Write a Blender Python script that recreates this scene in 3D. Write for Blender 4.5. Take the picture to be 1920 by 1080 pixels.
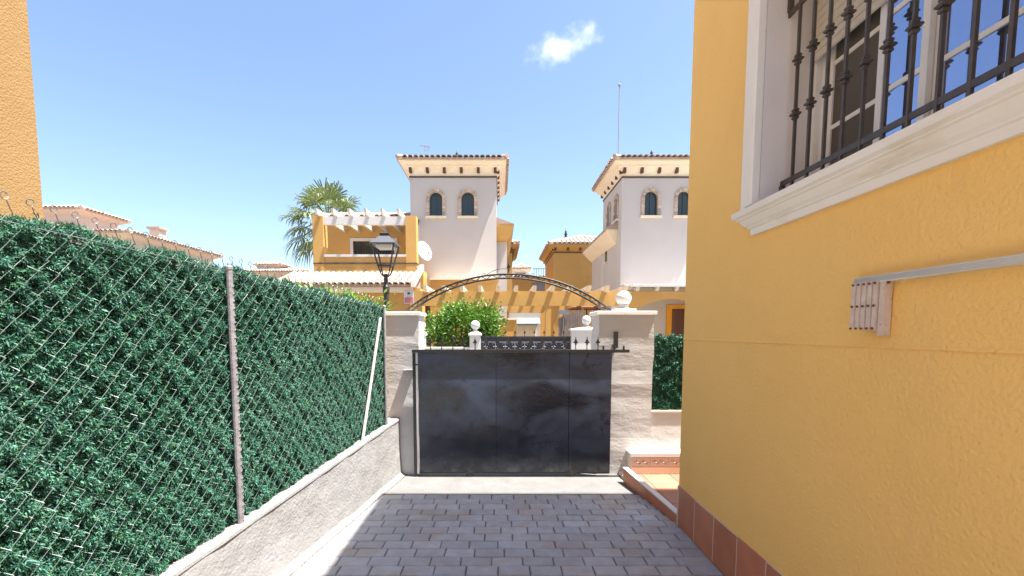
import bpy, bmesh, math, random
import numpy as np
from mathutils import Vector, Matrix
from mathutils.geometry import tessellate_polygon
rad = math.radians
S = bpy.context.scene
for o in list(bpy.data.objects): bpy.data.objects.remove(o)

# ------------------------------------------------------------------ camera
cam = bpy.data.cameras.new('camera'); camo = bpy.data.objects.new('camera', cam)
S.collection.objects.link(camo); S.camera = camo
cam.sensor_width = 36.0; cam.lens = 36.0*863/1920; cam.clip_start = 0.05; cam.clip_end = 6000
camo.location = (0, 0, 1.6); camo.rotation_euler = (rad(90-4.6), 0, 0)
cam.shift_x = 23/1920; cam.shift_y = 151/1920
S.render.resolution_x = 1024; S.render.resolution_y = 576

# ------------------------------------------------------------------ sky and sun
SUN = Vector((0.35, -0.095, 1.0)).normalized()          # towards the sun
W = bpy.data.worlds.new('World'); S.world = W; W.use_nodes = True
nt = W.node_tree; nt.nodes.clear()
out = nt.nodes.new('ShaderNodeOutputWorld'); bg = nt.nodes.new('ShaderNodeBackground')
sky = nt.nodes.new('ShaderNodeTexSky'); sky.sky_type = 'NISHITA'; sky.sun_disc = False
sky.sun_elevation = math.asin(SUN.z); sky.sun_rotation = math.atan2(SUN.x, SUN.y)
sky.air_density = 1.0; sky.dust_density = 1.4; sky.ozone_density = 2.2
bg.inputs['Strength'].default_value = 0.08
nt.links.new(bg.outputs[0], out.inputs[0])
# one small fair-weather cloud: a noisy soft patch of white in one direction of the sky
def wmath(op, a, b=None, c=None):
    n = nt.nodes.new('ShaderNodeMath'); n.operation = op
    for i, v in enumerate((a, b, c)):
        if v is None: continue
        if isinstance(v, (int, float)): n.inputs[i].default_value = v
        else: nt.links.new(v, n.inputs[i])
    return n.outputs[0]
tc = nt.nodes.new('ShaderNodeTexCoord')
def wdot(v):
    n = nt.nodes.new('ShaderNodeVectorMath'); n.operation = 'DOT_PRODUCT'
    nt.links.new(tc.outputs['Generated'], n.inputs[0]); n.inputs[1].default_value = v
    return n.outputs['Value']
CD = Vector((0.1367, 1.0525, 0.6165)).normalized()
CR = CD.cross(Vector((0, 0, 1))).normalized(); CU = CR.cross(CD)
CR, CU = (CR*0.97 + CU*0.2).normalized(), (CU*0.97 - CR*0.2).normalized()
nz = nt.nodes.new('ShaderNodeTexNoise'); nz.inputs['Scale'].default_value = 26; nz.inputs['Detail'].default_value = 3
nt.links.new(tc.outputs['Generated'], nz.inputs['Vector'])
u = wmath('DIVIDE', wdot(CR), 0.088); v = wmath('DIVIDE', wdot(CU), 0.040)
rr = wmath('SQRT', wmath('ADD', wmath('MULTIPLY', u, u), wmath('MULTIPLY', v, v)))
m = wmath('ADD', wmath('SUBTRACT', 0.72, rr), wmath('MULTIPLY', wmath('SUBTRACT', nz.outputs['Fac'], 0.5), 1.7))
m = wmath('MULTIPLY', m, wmath('GREATER_THAN', wdot(CD), 0.5))
mr = nt.nodes.new('ShaderNodeMapRange'); mr.interpolation_type = 'SMOOTHSTEP'
mr.inputs['From Min'].default_value = 0.0; mr.inputs['From Max'].default_value = 1.1; mr.inputs['To Max'].default_value = 0.7
nt.links.new(m, mr.inputs['Value'])
mx = nt.nodes.new('ShaderNodeMixRGB'); mx.inputs['Color2'].default_value = (7.5, 7.6, 8.0, 1)
nt.links.new(mr.outputs[0], mx.inputs['Fac']); nt.links.new(sky.outputs[0], mx.inputs['Color1'])
nt.links.new(mx.outputs[0], bg.inputs['Color'])

sl = bpy.data.lights.new('sun', 'SUN'); so = bpy.data.objects.new('sun', sl); S.collection.objects.link(so)
sl.energy = 5.0; sl.angle = rad(0.55); sl.color = (1.0, 0.95, 0.87)
so.rotation_euler = SUN.to_track_quat('Z', 'Y').to_euler(); so.location = (5, -5, 30)
S.view_settings.view_transform = 'Standard'; S.view_settings.look = 'None'
S.view_settings.exposure = 1.88; S.view_settings.gamma = 1.0; S.view_settings.use_curve_mapping = False

# ------------------------------------------------------------------ materials
MATS = {}
def mat(name, col, col2=None, rough=0.85, scale=3.0, bump=0.0, bscale=60.0, metal=0.0, detail=6.0, sdist=0.0, obj_var=0.0,
        isl_var=0.0, stretch=(1, 1, 1), contrast=(0.35, 0.65), trans=0.0, hue_var=0.0, bump2=0.0, bscale2=6.0, spec=0.5, stain=None, rough2=None):
    m = bpy.data.materials.new(name); m.use_nodes = True; MATS[name] = m
    t = m.node_tree; N = t.nodes; L = t.links; b = N['Principled BSDF']
    b.inputs['Roughness'].default_value = rough; b.inputs['Metallic'].default_value = metal
    b.inputs['Specular IOR Level'].default_value = spec
    geo = N.new('ShaderNodeNewGeometry'); mp = N.new('ShaderNodeMapping'); mp.inputs['Scale'].default_value = stretch
    L.new(geo.outputs['Position'], mp.inputs['Vector'])
    n1 = N.new('ShaderNodeTexNoise'); n1.inputs['Scale'].default_value = scale; n1.inputs['Detail'].default_value = detail
    n1.inputs['Roughness'].default_value = 0.62
    L.new(mp.outputs[0], n1.inputs['Vector'])
    mrr = N.new('ShaderNodeMapRange'); mrr.inputs['From Min'].default_value, mrr.inputs['From Max'].default_value = contrast
    L.new(n1.outputs['Fac'], mrr.inputs['Value'])
    mix = N.new('ShaderNodeMixRGB'); mix.inputs['Color1'].default_value = (*col, 1)
    c2 = col2 or tuple(x*0.88 for x in col); mix.inputs['Color2'].default_value = (*c2, 1)
    L.new(mrr.outputs[0], mix.inputs['Fac']); cur = mix.outputs[0]
    if stain:
        sc, lo, hi, scol, sst = stain
        mp2 = N.new('ShaderNodeMapping'); mp2.inputs['Scale'].default_value = sst; L.new(geo.outputs['Position'], mp2.inputs['Vector'])
        n2 = N.new('ShaderNodeTexNoise'); n2.inputs['Scale'].default_value = sc; n2.inputs['Detail'].default_value = 7
        n2.inputs['Roughness'].default_value = 0.7; n2.inputs['Distortion'].default_value = sdist
        L.new(mp2.outputs[0], n2.inputs['Vector'])
        r2 = N.new('ShaderNodeMapRange'); r2.inputs['From Min'].default_value = lo; r2.inputs['From Max'].default_value = hi
        L.new(n2.outputs['Fac'], r2.inputs['Value'])
        mx2 = N.new('ShaderNodeMixRGB'); mx2.inputs['Color2'].default_value = (*scol, 1)
        L.new(r2.outputs[0], mx2.inputs['Fac']); L.new(cur, mx2.inputs['Color1']); cur = mx2.outputs[0]
        if rough2 is not None:
            r3 = N.new('ShaderNodeMapRange'); r3.inputs['To Min'].default_value = rough; r3.inputs['To Max'].default_value = rough2
            L.new(r2.outputs[0], r3.inputs['Value']); L.new(r3.outputs[0], b.inputs['Roughness'])
    for amt, src in ((obj_var, 'o'), (isl_var, 'i')):
        if amt:
            if src == 'o': s_ = N.new('ShaderNodeObjectInfo').outputs['Random']
            else: s_ = geo.outputs['Random Per Island']
            hs = N.new('ShaderNodeHueSaturation')
            a = N.new('ShaderNodeMapRange'); a.inputs['To Min'].default_value = 1-amt; a.inputs['To Max'].default_value = 1+amt
            L.new(s_, a.inputs['Value']); L.new(a.outputs[0], hs.inputs['Value'])
            if hue_var:
                fr = N.new('ShaderNodeMath'); fr.operation = 'MULTIPLY'; fr.inputs[1].default_value = 7.31; L.new(s_, fr.inputs[0])
                f2 = N.new('ShaderNodeMath'); f2.operation = 'FRACT'; L.new(fr.outputs[0], f2.inputs[0])
                h = N.new('ShaderNodeMapRange'); h.inputs['To Min'].default_value = 0.5-hue_var; h.inputs['To Max'].default_value = 0.5+hue_var
                L.new(f2.outputs[0], h.inputs['Value']); L.new(h.outputs[0], hs.inputs['Hue'])
            L.new(cur, hs.inputs['Color']); cur = hs.outputs[0]
    L.new(cur, b.inputs['Base Color'])
    prev = None
    for st, sc in ((bump2, bscale2), (bump, bscale)):
        if st:
            nb = N.new('ShaderNodeTexNoise'); nb.inputs['Scale'].default_value = sc; nb.inputs['Detail'].default_value = 4
            L.new(mp.outputs[0] if sc < 20 else geo.outputs['Position'], nb.inputs['Vector'])
            bp = N.new('ShaderNodeBump'); bp.inputs['Strength'].default_value = min(1, st); bp.inputs['Distance'].default_value = 0.5/sc
            L.new(nb.outputs['Fac'], bp.inputs['Height'])
            if prev: L.new(prev, bp.inputs['Normal'])
            prev = bp.outputs[0]
    if prev: L.new(prev, b.inputs['Normal'])
    if trans:
        tr = N.new('ShaderNodeBsdfTranslucent'); L.new(cur, tr.inputs['Color'])
        ms = N.new('ShaderNodeMixShader'); ms.inputs['Fac'].default_value = trans
        L.new(b.outputs[0], ms.inputs[1]); L.new(tr.outputs[0], ms.inputs[2])
        L.new(ms.outputs[0], N['Material Output'].inputs['Surface'])
    return m

mat('ochre', (0.93, 0.60, 0.205), (0.905, 0.575, 0.19), rough=0.92, scale=1.3, bump=0.85, bscale=60, bump2=0.12, bscale2=19, spec=0.2, stain=(2.2, 0.56, 0.8, (0.86, 0.55, 0.20), (1, 1, 0.45)))
mat('ochre_dimmed', (0.31, 0.19, 0.08), (0.285, 0.175, 0.072), rough=0.92, scale=1.3, bump=0.8, bscale=60, spec=0.2, stain=(1.6, 0.52, 0.8, (0.33, 0.21, 0.10), (1, 1, 0.4)))  # ochre darkened in its colour to stand for less sun on the wall
mat('ochre_far', (0.54, 0.325, 0.11), (0.51, 0.30, 0.10), rough=0.92, scale=0.8, bump=0.2, bscale=30, spec=0.2, stain=(0.9, 0.55, 0.8, (0.66, 0.42, 0.17), (1, 1, 0.4)))
mat('orange_paint', (0.72, 0.33, 0.04), rough=0.9, spec=0.2)
mat('white_wall', (0.52, 0.48, 0.455), (0.49, 0.45, 0.425), rough=0.9, scale=0.7, bump=0.2, bscale=30, spec=0.2, stain=(0.8, 0.55, 0.85, (0.54, 0.48, 0.43), (1.6, 1.6, 0.25)))
mat('cream', (0.80, 0.70, 0.56), (0.74, 0.63, 0.49), rough=0.9, scale=1.2, spec=0.2, bump=0.1)
mat('pale_pink_wall', (0.60, 0.50, 0.43), (0.55, 0.455, 0.39), rough=0.9, scale=0.6, spec=0.2)
mat('white_paint', (0.60, 0.59, 0.58), (0.565, 0.555, 0.545), rough=0.7, scale=4, bump=0.1, bscale=40, spec=0.3)
mat('moulding', (0.86, 0.845, 0.81), (0.81, 0.79, 0.745), rough=0.75, scale=2.5, bump=0.12, bscale=70, spec=0.3, stain=(3.5, 0.58, 0.8, (0.62, 0.52, 0.36), (1, 0.3, 1.5)))
mat('reveal', (0.76, 0.72, 0.71), (0.72, 0.68, 0.66), rough=0.9, bump=0.2, bscale=60, spec=0.2)
mat('plaster', (0.56, 0.54, 0.525), (0.525, 0.505, 0.49), rough=0.9, scale=5, bump=0.13, bscale=38, bump2=0.08, bscale2=4.0, stretch=(1, 1, 2.4), spec=0.2, stain=(5, 0.62, 0.82, (0.52, 0.48, 0.45), (1, 1, 1.5)))
mat('cement', (0.30, 0.295, 0.29), (0.26, 0.255, 0.25), rough=0.95, scale=4, bump=0.55, bscale=48, bump2=0.2, bscale2=7, spec=0.2, stain=(11, 0.62, 0.74, (0.20, 0.195, 0.19), (1, 0.4, 1.4)))
mat('cement_light', (0.30, 0.29, 0.275), (0.245, 0.235, 0.225), rough=0.95, scale=7, bump=0.5, bscale=50, spec=0.2)
mat('apron', (0.175, 0.172, 0.17), (0.145, 0.143, 0.141), rough=0.95, scale=5, bump=0.4, bscale=60, spec=0.2, stain=(9, 0.57, 0.75, (0.125, 0.122, 0.12), (1, 1, 1)))
mat('joint', (0.15, 0.145, 0.145), rough=0.95, bump=0.3, bscale=80)
mat('brick', (0.40, 0.40, 0.425), (0.33, 0.325, 0.34), rough=0.62, scale=9, bump=0.45, bscale=48, obj_var=0.11, hue_var=0.02, spec=0.4, bump2=0.3, bscale2=14, stain=(2.3, 0.50, 0.74, (0.37, 0.285, 0.215), (1, 1.5, 1)))
mat('terracotta', (0.50, 0.19, 0.095), (0.43, 0.15, 0.075), rough=0.42, scale=7, bump=0.1, bscale=50, obj_var=0.12, hue_var=0.006)
mat('grout', (0.62, 0.53, 0.46), rough=0.9)
mat('terrace_tile', (0.36, 0.175, 0.115), (0.31, 0.15, 0.10), rough=0.5, scale=6, obj_var=0.1)
mat('marble', (0.66, 0.64, 0.62), rough=0.4)
mat('iron', (0.020, 0.020, 0.022), (0.034, 0.029, 0.026), rough=0.5, scale=20, spec=0.5, bump=0.2, bscale=90)
mat('grille_iron', (0.055, 0.046, 0.042), (0.085, 0.066, 0.056), rough=0.5, scale=18, spec=0.5, bump=0.2, bscale=90)
def gate_paint():
    m = bpy.data.materials.new('gate_sheet'); m.use_nodes = True; MATS['gate_sheet'] = m
    t = m.node_tree; N = t.nodes; L = t.links; b = N['Principled BSDF']; b.inputs['Specular IOR Level'].default_value = 0.6
    geo = N.new('ShaderNodeNewGeometry')
    def noise(sc, det, dist, stretch, lo, hi, rough=0.6):
        mp = N.new('ShaderNodeMapping'); mp.inputs['Scale'].default_value = stretch; L.new(geo.outputs['Position'], mp.inputs['Vector'])
        n = N.new('ShaderNodeTexNoise'); n.inputs['Scale'].default_value = sc; n.inputs['Detail'].default_value = det; n.inputs['Distortion'].default_value = dist; n.inputs['Roughness'].default_value = rough
        L.new(mp.outputs[0], n.inputs['Vector']); r = N.new('ShaderNodeMapRange'); r.interpolation_type = 'SMOOTHSTEP'; r.inputs['From Min'].default_value = lo; r.inputs['From Max'].default_value = hi
        L.new(n.outputs['Fac'], r.inputs['Value']); return r.outputs[0]
    def op(o, a, c):
        n = N.new('ShaderNodeMath'); n.operation = o
        for i, v in enumerate((a, c)):
            if isinstance(v, (int, float)): n.inputs[i].default_value = v
            else: L.new(v, n.inputs[i])
        return n.outputs[0]
    def mix(f, a, c):
        n = N.new('ShaderNodeMixRGB'); L.new(f, n.inputs['Fac'])
        for i, v in ((1, a), (2, c)):
            if isinstance(v, tuple): n.inputs[i].default_value = (*v, 1)
            else: L.new(v, n.inputs[i])
        return n.outputs[0]
    sep = N.new('ShaderNodeSeparateXYZ'); L.new(geo.outputs['Position'], sep.inputs[0])
    haze_fade = N.new('ShaderNodeMapRange'); haze_fade.inputs['From Min'].default_value = 0.35; haze_fade.inputs['From Max'].default_value = 1.1; haze_fade.inputs['To Min'].default_value = 0.2
    L.new(sep.outputs['Z'], haze_fade.inputs['Value'])                                     # bright reflected haze put into the dusty coat's colour, fading down the sheet
    dust_haze = op('MULTIPLY', noise(1.5, 5, 0.5, (1, 1, 1.6), 0.34, 0.66), haze_fade.outputs[0])
    wiped = noise(5.0, 3, 1.2, (1, 1, 0.8), 0.60, 0.68)
    dust_haze = op('MULTIPLY', dust_haze, op('SUBTRACT', 1.0, op('MULTIPLY', wiped, 0.6)))
    runs = op('MULTIPLY', noise(9.0, 4, 0.1, (1, 1, 0.07), 0.60, 0.72), 0.35)         # dried runs of water
    specks = noise(55, 2, 0, (1, 1, 1), 0.72, 0.76)
    col = mix(dust_haze, (0.0036, 0.0048, 0.010), (0.062, 0.082, 0.130)); col = mix(runs, col, (0.016, 0.018, 0.028)); col = mix(op('MULTIPLY', specks, 0.5), col, (0.16, 0.16, 0.17))
    splash = N.new('ShaderNodeMapRange'); splash.inputs['From Min'].default_value = 0.22; splash.inputs['From Max'].default_value = 0.05; L.new(sep.outputs['Z'], splash.inputs['Value'])
    col = mix(op('MULTIPLY', splash.outputs[0], noise(7, 5, 0.2, (1, 1, 1), 0.4, 0.75)), col, (0.07, 0.07, 0.072))
    L.new(col, b.inputs['Base Color'])
    rg = N.new('ShaderNodeMapRange'); rg.inputs['To Min'].default_value = 0.24; rg.inputs['To Max'].default_value = 0.5; L.new(dust_haze, rg.inputs['Value']); L.new(rg.outputs[0], b.inputs['Roughness'])
    bn = N.new('ShaderNodeTexNoise'); bn.inputs['Scale'].default_value = 2.0; L.new(geo.outputs['Position'], bn.inputs['Vector'])
    bp = N.new('ShaderNodeBump'); bp.inputs['Strength'].default_value = 0.08; bp.inputs['Distance'].default_value = 0.2; L.new(bn.outputs['Fac'], bp.inputs['Height']); L.new(bp.outputs[0], b.inputs['Normal'])
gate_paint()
mat('galvanised', (0.40, 0.37, 0.385), (0.27, 0.24, 0.25), rough=0.5, metal=0.35, scale=25, bump=0.2)
mat('brace_paint', (0.55, 0.54, 0.48), (0.42, 0.40, 0.36), rough=0.7, scale=30)
mat('steel', (0.62, 0.62, 0.63), rough=0.3, metal=0.9)
mat('wire', (0.11, 0.175, 0.15), (0.20, 0.265, 0.235), rough=0.4, scale=12, spec=0.6)
mat('hook_wire', (0.13, 0.13, 0.13), (0.22, 0.22, 0.21), rough=0.4, scale=30, metal=0.3)
mat('hedge_leaf', (0.038, 0.142, 0.088), (0.068, 0.195, 0.132), rough=0.6, scale=2.2, isl_var=0.6, hue_var=0.05, spec=0.35, trans=0.12)
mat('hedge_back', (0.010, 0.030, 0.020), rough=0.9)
mat('citrus_leaf', (0.07, 0.165, 0.016), (0.12, 0.24, 0.03), rough=0.4, scale=2.5, isl_var=0.45, hue_var=0.03, trans=0.3, spec=0.5)
mat('shrub_leaf', (0.14, 0.27, 0.03), (0.20, 0.34, 0.04), rough=0.5, scale=2.5, isl_var=0.4, hue_var=0.03, trans=0.35)
mat('palm_leaf', (0.12, 0.17, 0.06), (0.20, 0.24, 0.10), rough=0.45, scale=2, isl_var=0.4, hue_var=0.02, trans=0.2)
mat('palm_dry', (0.22, 0.17, 0.10), (0.15, 0.11, 0.06), rough=0.9, scale=6, isl_var=0.3)
mat('bark', (0.13, 0.10, 0.07), (0.08, 0.06, 0.045), rough=0.95, scale=8, bump=0.8, bscale=25)
mat('roof_tile', (0.38, 0.295, 0.245), (0.29, 0.21, 0.17), rough=0.85, scale=5, obj_var=0.22, hue_var=0.012, spec=0.3)
mat('roof_tile_far', (0.44, 0.33, 0.265), (0.36, 0.26, 0.205), rough=0.85, scale=3, isl_var=0.22, spec=0.3)
mat('tile_edge', (0.42, 0.32, 0.26), (0.33, 0.25, 0.20), rough=0.9, scale=8)
mat('bracket_wood', (0.11, 0.055, 0.03), rough=0.7)
mat('string_dark', (0.09, 0.065, 0.055), rough=0.8)
mat('stone', (0.58, 0.44, 0.33), (0.44, 0.33, 0.25), rough=0.9, scale=8, isl_var=0.25, bump=0.3)
mat('frame_white', (0.82, 0.82, 0.81), rough=0.35)
mat('frame_dark', (0.05, 0.055, 0.05), rough=0.4)
mat('tinted_glass', (0.40, 0.44, 0.60), rough=0.03, metal=0.92, scale=0.7)
mat('far_glass', (0.05, 0.065, 0.06), rough=0.12, metal=0.25)
mat('screen_mesh', (0.105, 0.092, 0.078), (0.085, 0.075, 0.065), rough=0.8, scale=2)
mat('shutter', (0.66, 0.61, 0.53), rough=0.55)
mat('airer_metal', (0.82, 0.83, 0.84), rough=0.35)
mat('airer_plate', (0.68, 0.57, 0.50), (0.60, 0.49, 0.42), rough=0.6, scale=25, stain=(30, 0.6, 0.75, (0.22, 0.09, 0.05), (1, 1, 1)))
mat('rust', (0.17, 0.07, 0.04), rough=0.9)
mat('lamp_glass', (0.62, 0.62, 0.60), rough=0.15, trans=0.0)
mat('lamp_hood', (0.075, 0.08, 0.095), rough=0.45)
mat('dish', (0.85, 0.85, 0.85), rough=0.4)
mat('sign_red', (0.55, 0.20, 0.22), rough=0.5)
mat('sign_grey', (0.20, 0.21, 0.25), rough=0.5)
mat('door_wood', (0.13, 0.05, 0.025), (0.085, 0.035, 0.02), rough=0.5, scale=3, stretch=(6, 6, 0.4))
mat('reed', (0.22, 0.19, 0.19), (0.15, 0.13, 0.13), rough=0.9, isl_var=0.25)
mat('parasol_cloth', (0.20, 0.09, 0.045), rough=0.85)
mat('teal_cloth', (0.15, 0.21, 0.21), rough=0.7)
mat('asphalt', (0.085, 0.083, 0.08), (0.065, 0.063, 0.06), rough=0.95, scale=4, bump=0.3)
mat('pavement', (0.46, 0.43, 0.39), (0.40, 0.37, 0.34), rough=0.95, scale=3)
mat('soil', (0.30, 0.25, 0.19), (0.22, 0.18, 0.13), rough=1.0, scale=1.5)
mat('decor_tile', (0.58, 0.50, 0.45), (0.55, 0.47, 0.42), rough=0.4)
mat('decor_mark', (0.52, 0.34, 0.28), rough=0.4)
mat('dark_navy', (0.03, 0.03, 0.045), rough=0.5)
mat('far_gate_metal', (0.028, 0.03, 0.045), rough=0.45)
mat('ornament_grey', (0.28, 0.28, 0.32), rough=0.5)

# ------------------------------------------------------------------ building helpers
COL = S.collection
class MB:
    def __init__(s): s.v = []; s.f = []
    def add(s, vs, fs):
        b = len(s.v); s.v += [tuple(p) for p in vs]; s.f += [tuple(i+b for i in f) for f in fs]; return s
    def box(s, x0, x1, y0, y1, z0, z1):
        return s.add([(x0,y0,z0),(x1,y0,z0),(x1,y1,z0),(x0,y1,z0),(x0,y0,z1),(x1,y0,z1),(x1,y1,z1),(x0,y1,z1)],
                     [(0,3,2,1),(4,5,6,7),(0,1,5,4),(1,2,6,5),(2,3,7,6),(3,0,4,7)])
    def bar(s, a, b, w, h=None, up=(0,0,1)):
        a = Vector(a); b = Vector(b); h = h or w; d = (b-a).normalized(); u = Vector(up)
        if abs(d.dot(u)) > 0.98: u = Vector((0,1,0))
        x = d.cross(u).normalized()*w/2; y = x.cross(d).normalized()*h/2
        vs = [p+i+j for p in (a,b) for i,j in ((-x,-y),(x,-y),(x,y),(-x,y))]
        return s.add(vs, [(0,1,2,3)[::-1],(4,5,6,7),(0,1,5,4),(1,2,6,5),(2,3,7,6),(3,0,4,7)])
    def tube(s, pts, r, n=6, closed=False, caps=True):
        pts = [Vector(p) for p in pts]; k = len(pts); rs = r if isinstance(r, (list, tuple)) else [r]*k
        b = len(s.v); px = None
        for i, p in enumerate(pts):
            d = (pts[(i+1) % k]-pts[i-1]) if closed else (pts[min(i+1,k-1)]-pts[max(i-1,0)])
            d.normalize()
            if px is None:
                px = d.cross(Vector((0,0,1)))
                if px.length < 1e-3: px = d.cross(Vector((0,1,0)))
            px = (px - d*px.dot(d)).normalized(); py = d.cross(px)
            for j in range(n):
                a = 2*math.pi*j/n; s.v.append(tuple(p+(px*math.cos(a)+py*math.sin(a))*rs[i]))
        for i in range(k if closed else k-1):
            i2 = (i+1) % k
            for j in range(n):
                j2 = (j+1) % n; s.f.append((b+i*n+j, b+i*n+j2, b+i2*n+j2, b+i2*n+j))
        if caps and not closed:
            s.f.append(tuple(b+j for j in range(n))[::-1]); s.f.append(tuple(b+(k-1)*n+j for j in range(n)))
        return s
    def lathe(s, c, prof, n=16):
        c = Vector(c); b = len(s.v)
        for r, z in prof:
            for j in range(n):
                a = 2*math.pi*j/n; s.v.append((c.x+r*math.cos(a), c.y+r*math.sin(a), c.z+z))
        for i in range(len(prof)-1):
            for j in range(n):
                j2 = (j+1) % n; s.f.append((b+i*n+j, b+i*n+j2, b+(i+1)*n+j2, b+(i+1)*n+j))
        s.f.append(tuple(b+j for j in range(n))[::-1]); s.f.append(tuple(b+(len(prof)-1)*n+j for j in range(n)))
        return s
    def rings(s, rects, cap=True):          # loft of axis-aligned rectangles (x0,x1,y0,y1,z)
        b = len(s.v)
        for x0, x1, y0, y1, z in rects: s.v += [(x0,y0,z),(x1,y0,z),(x1,y1,z),(x0,y1,z)]
        for i in range(len(rects)-1):
            for j in range(4):
                j2 = (j+1) % 4; s.f.append((b+4*i+j, b+4*i+j2, b+4*i+4+j2, b+4*i+4+j))
        if cap:
            s.f.append((b+3,b+2,b+1,b)); e = b+4*(len(rects)-1); s.f.append((e,e+1,e+2,e+3))
        return s
    def sweep(s, prof, a, b):               # closed profile [(offset vector)] swept from a to b
        a = Vector(a); b = Vector(b); n = len(prof); k = len(s.v)
        s.v += [tuple(a+Vector(p)) for p in prof]+[tuple(b+Vector(p)) for p in prof]
        for i in range(n): s.f.append((k+i, k+(i+1) % n, k+n+(i+1) % n, k+n+i))
        s.f.append(tuple(k+i for i in range(n))[::-1]); s.f.append(tuple(k+n+i for i in range(n)))
        return s
    def panel(s, O, U, N, outer, holes, depth):   # a wall face with holes and reveals; (u,z) outlines
        O, U, N = Vector(O), Vector(U), Vector(N)
        P = lambda q, d=0: O+U*q[0]+Vector((0,0,q[1]))-N*d
        loops = [[Vector((q[0],q[1],0)) for q in l] for l in [outer]+holes]
        tris = tessellate_polygon(loops); flat = [q for l in [outer]+holes for q in l]
        vs = [P(q) for q in flat]; fs = []
        for t in tris:
            n = (vs[t[1]]-vs[t[0]]).cross(vs[t[2]]-vs[t[0]])
            fs.append(tuple(t) if n.dot(N) > 0 else tuple(t)[::-1])
        s.add(vs, fs)
        for h in holes:
            k = len(h); s.add([P(q) for q in h]+[P(q, depth) for q in h], [(i,(i+1) % k,k+(i+1) % k,k+i) for i in range(k)])
        return s
    def build(s, name, material, parent=None, smooth=False, kind=None):
        me = bpy.data.meshes.new(name); me.from_pydata(s.v, [], s.f)
        bm = bmesh.new(); bm.from_mesh(me); bmesh.ops.recalc_face_normals(bm, faces=bm.faces); bm.to_mesh(me); bm.free()
        me.materials.append(MATS[material])
        if smooth: me.shade_smooth()
        return obj(name, me, parent, kind)
def obj(name, me, parent=None, kind=None):
    o = bpy.data.objects.new(name, me); COL.objects.link(o)
    if parent:
        o.parent = parent; M = world(parent); o.matrix_parent_inverse = M.inverted()
    if kind: o['kind'] = kind
    return o
def world(o):
    M = o.matrix_basis.copy(); p = o
    while p.parent: M = p.parent.matrix_basis @ p.matrix_parent_inverse @ M if False else p.matrix_parent_inverse @ M; p = p.parent; M = p.matrix_basis @ M
    return M
def tag(o, label, cat, group=None):
    o['label'] = label; o['category'] = cat
    if group: o['group'] = group
    return o
def thing(name, label, cat, loc=(0,0,0), group=None):
    o = bpy.data.objects.new(name, None); COL.objects.link(o); o.location = loc; o.empty_display_size = 0.2
    return tag(o, label, cat, group)
def struct(o, label=None):
    o['kind'] = 'structure'
    if label: o['label'] = label
    return o
def fast_mesh(name, V, Fq, material):      # numpy verts, faces of one size
    me = bpy.data.meshes.new(name); n = Fq.shape[1]
    me.vertices.add(len(V)); me.vertices.foreach_set('co', V.astype(np.float32).ravel())
    me.loops.add(Fq.size); me.loops.foreach_set('vertex_index', Fq.astype(np.int32).ravel())
    me.polygons.add(len(Fq)); me.polygons.foreach_set('loop_start', np.arange(0, Fq.size, n, dtype=np.int32))
    me.update(calc_edges=True); me.validate(); me.materials.append(MATS[material]); return me
RNG = np.random.default_rng(7); random.seed(7)
def unit(a): return a/np.maximum(np.linalg.norm(a, axis=-1, keepdims=True), 1e-9)
def leaves(name, C, D, Nn, L, Wd, material):   # one pointed leaf (a bent diamond of 2 triangles) per row: base C, direction D, side from normal Nn
    D = unit(D); Sd = unit(np.cross(D, Nn)); L = np.asarray(L)[:, None]; Wd = np.asarray(Wd)[:, None]
    up = np.cross(Sd, D)
    V = np.stack([C, C+D*L*0.5+Sd*Wd*0.5+up*L*0.06, C+D*L, C+D*L*0.5-Sd*Wd*0.5+up*L*0.06], 1).reshape(-1, 3)
    F_ = np.arange(len(C))[:, None]*4
    return fast_mesh(name, V, np.concatenate([F_+0, F_+1, F_+2, F_+3], 1), material)

# ------------------------------------------------------------------ the ground
g = MB().add([(-3000,-3000,-0.06),(3000,-3000,-0.06),(3000,3000,-0.06),(-3000,3000,-0.06)], [(0,1,2,3)])
struct(g.build('ground', 'soil'))
struct(MB().box(-60, 60, 6.9, 10.4, -0.05, -0.03).build('street', 'asphalt'))
struct(MB().box(-60, 60, 5.36, 6.9, -0.05, 0.0).build('pavement', 'pavement'))
struct(MB().box(-60, 60, 10.4, 11.35, -0.05, 0.07).build('pavement', 'pavement'))
struct(MB().box(-6, 9, -10, -3.0, -0.05, -0.012).build('unseen_patio', 'pavement'))  # pale ground out of view, added as a bright patch for the gate's reflection
struct(MB().box(-1.25, 1.62, 4.42, 5.36, -0.05, 0.0).build('concrete_apron', 'apron'))

# wall line of the left boundary: splays outward towards the viewer
WX = lambda y: -1.906+0.157*y
WZ = lambda y: 0.286+0.0702*y
FX = lambda y: WX(y)-0.062
FZ = lambda y: 2.105-0.0475*y
KX = lambda y: 1.487 if y < 3.727 else 1.487-0.163*(y-3.727)      # right edge of the paving

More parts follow.
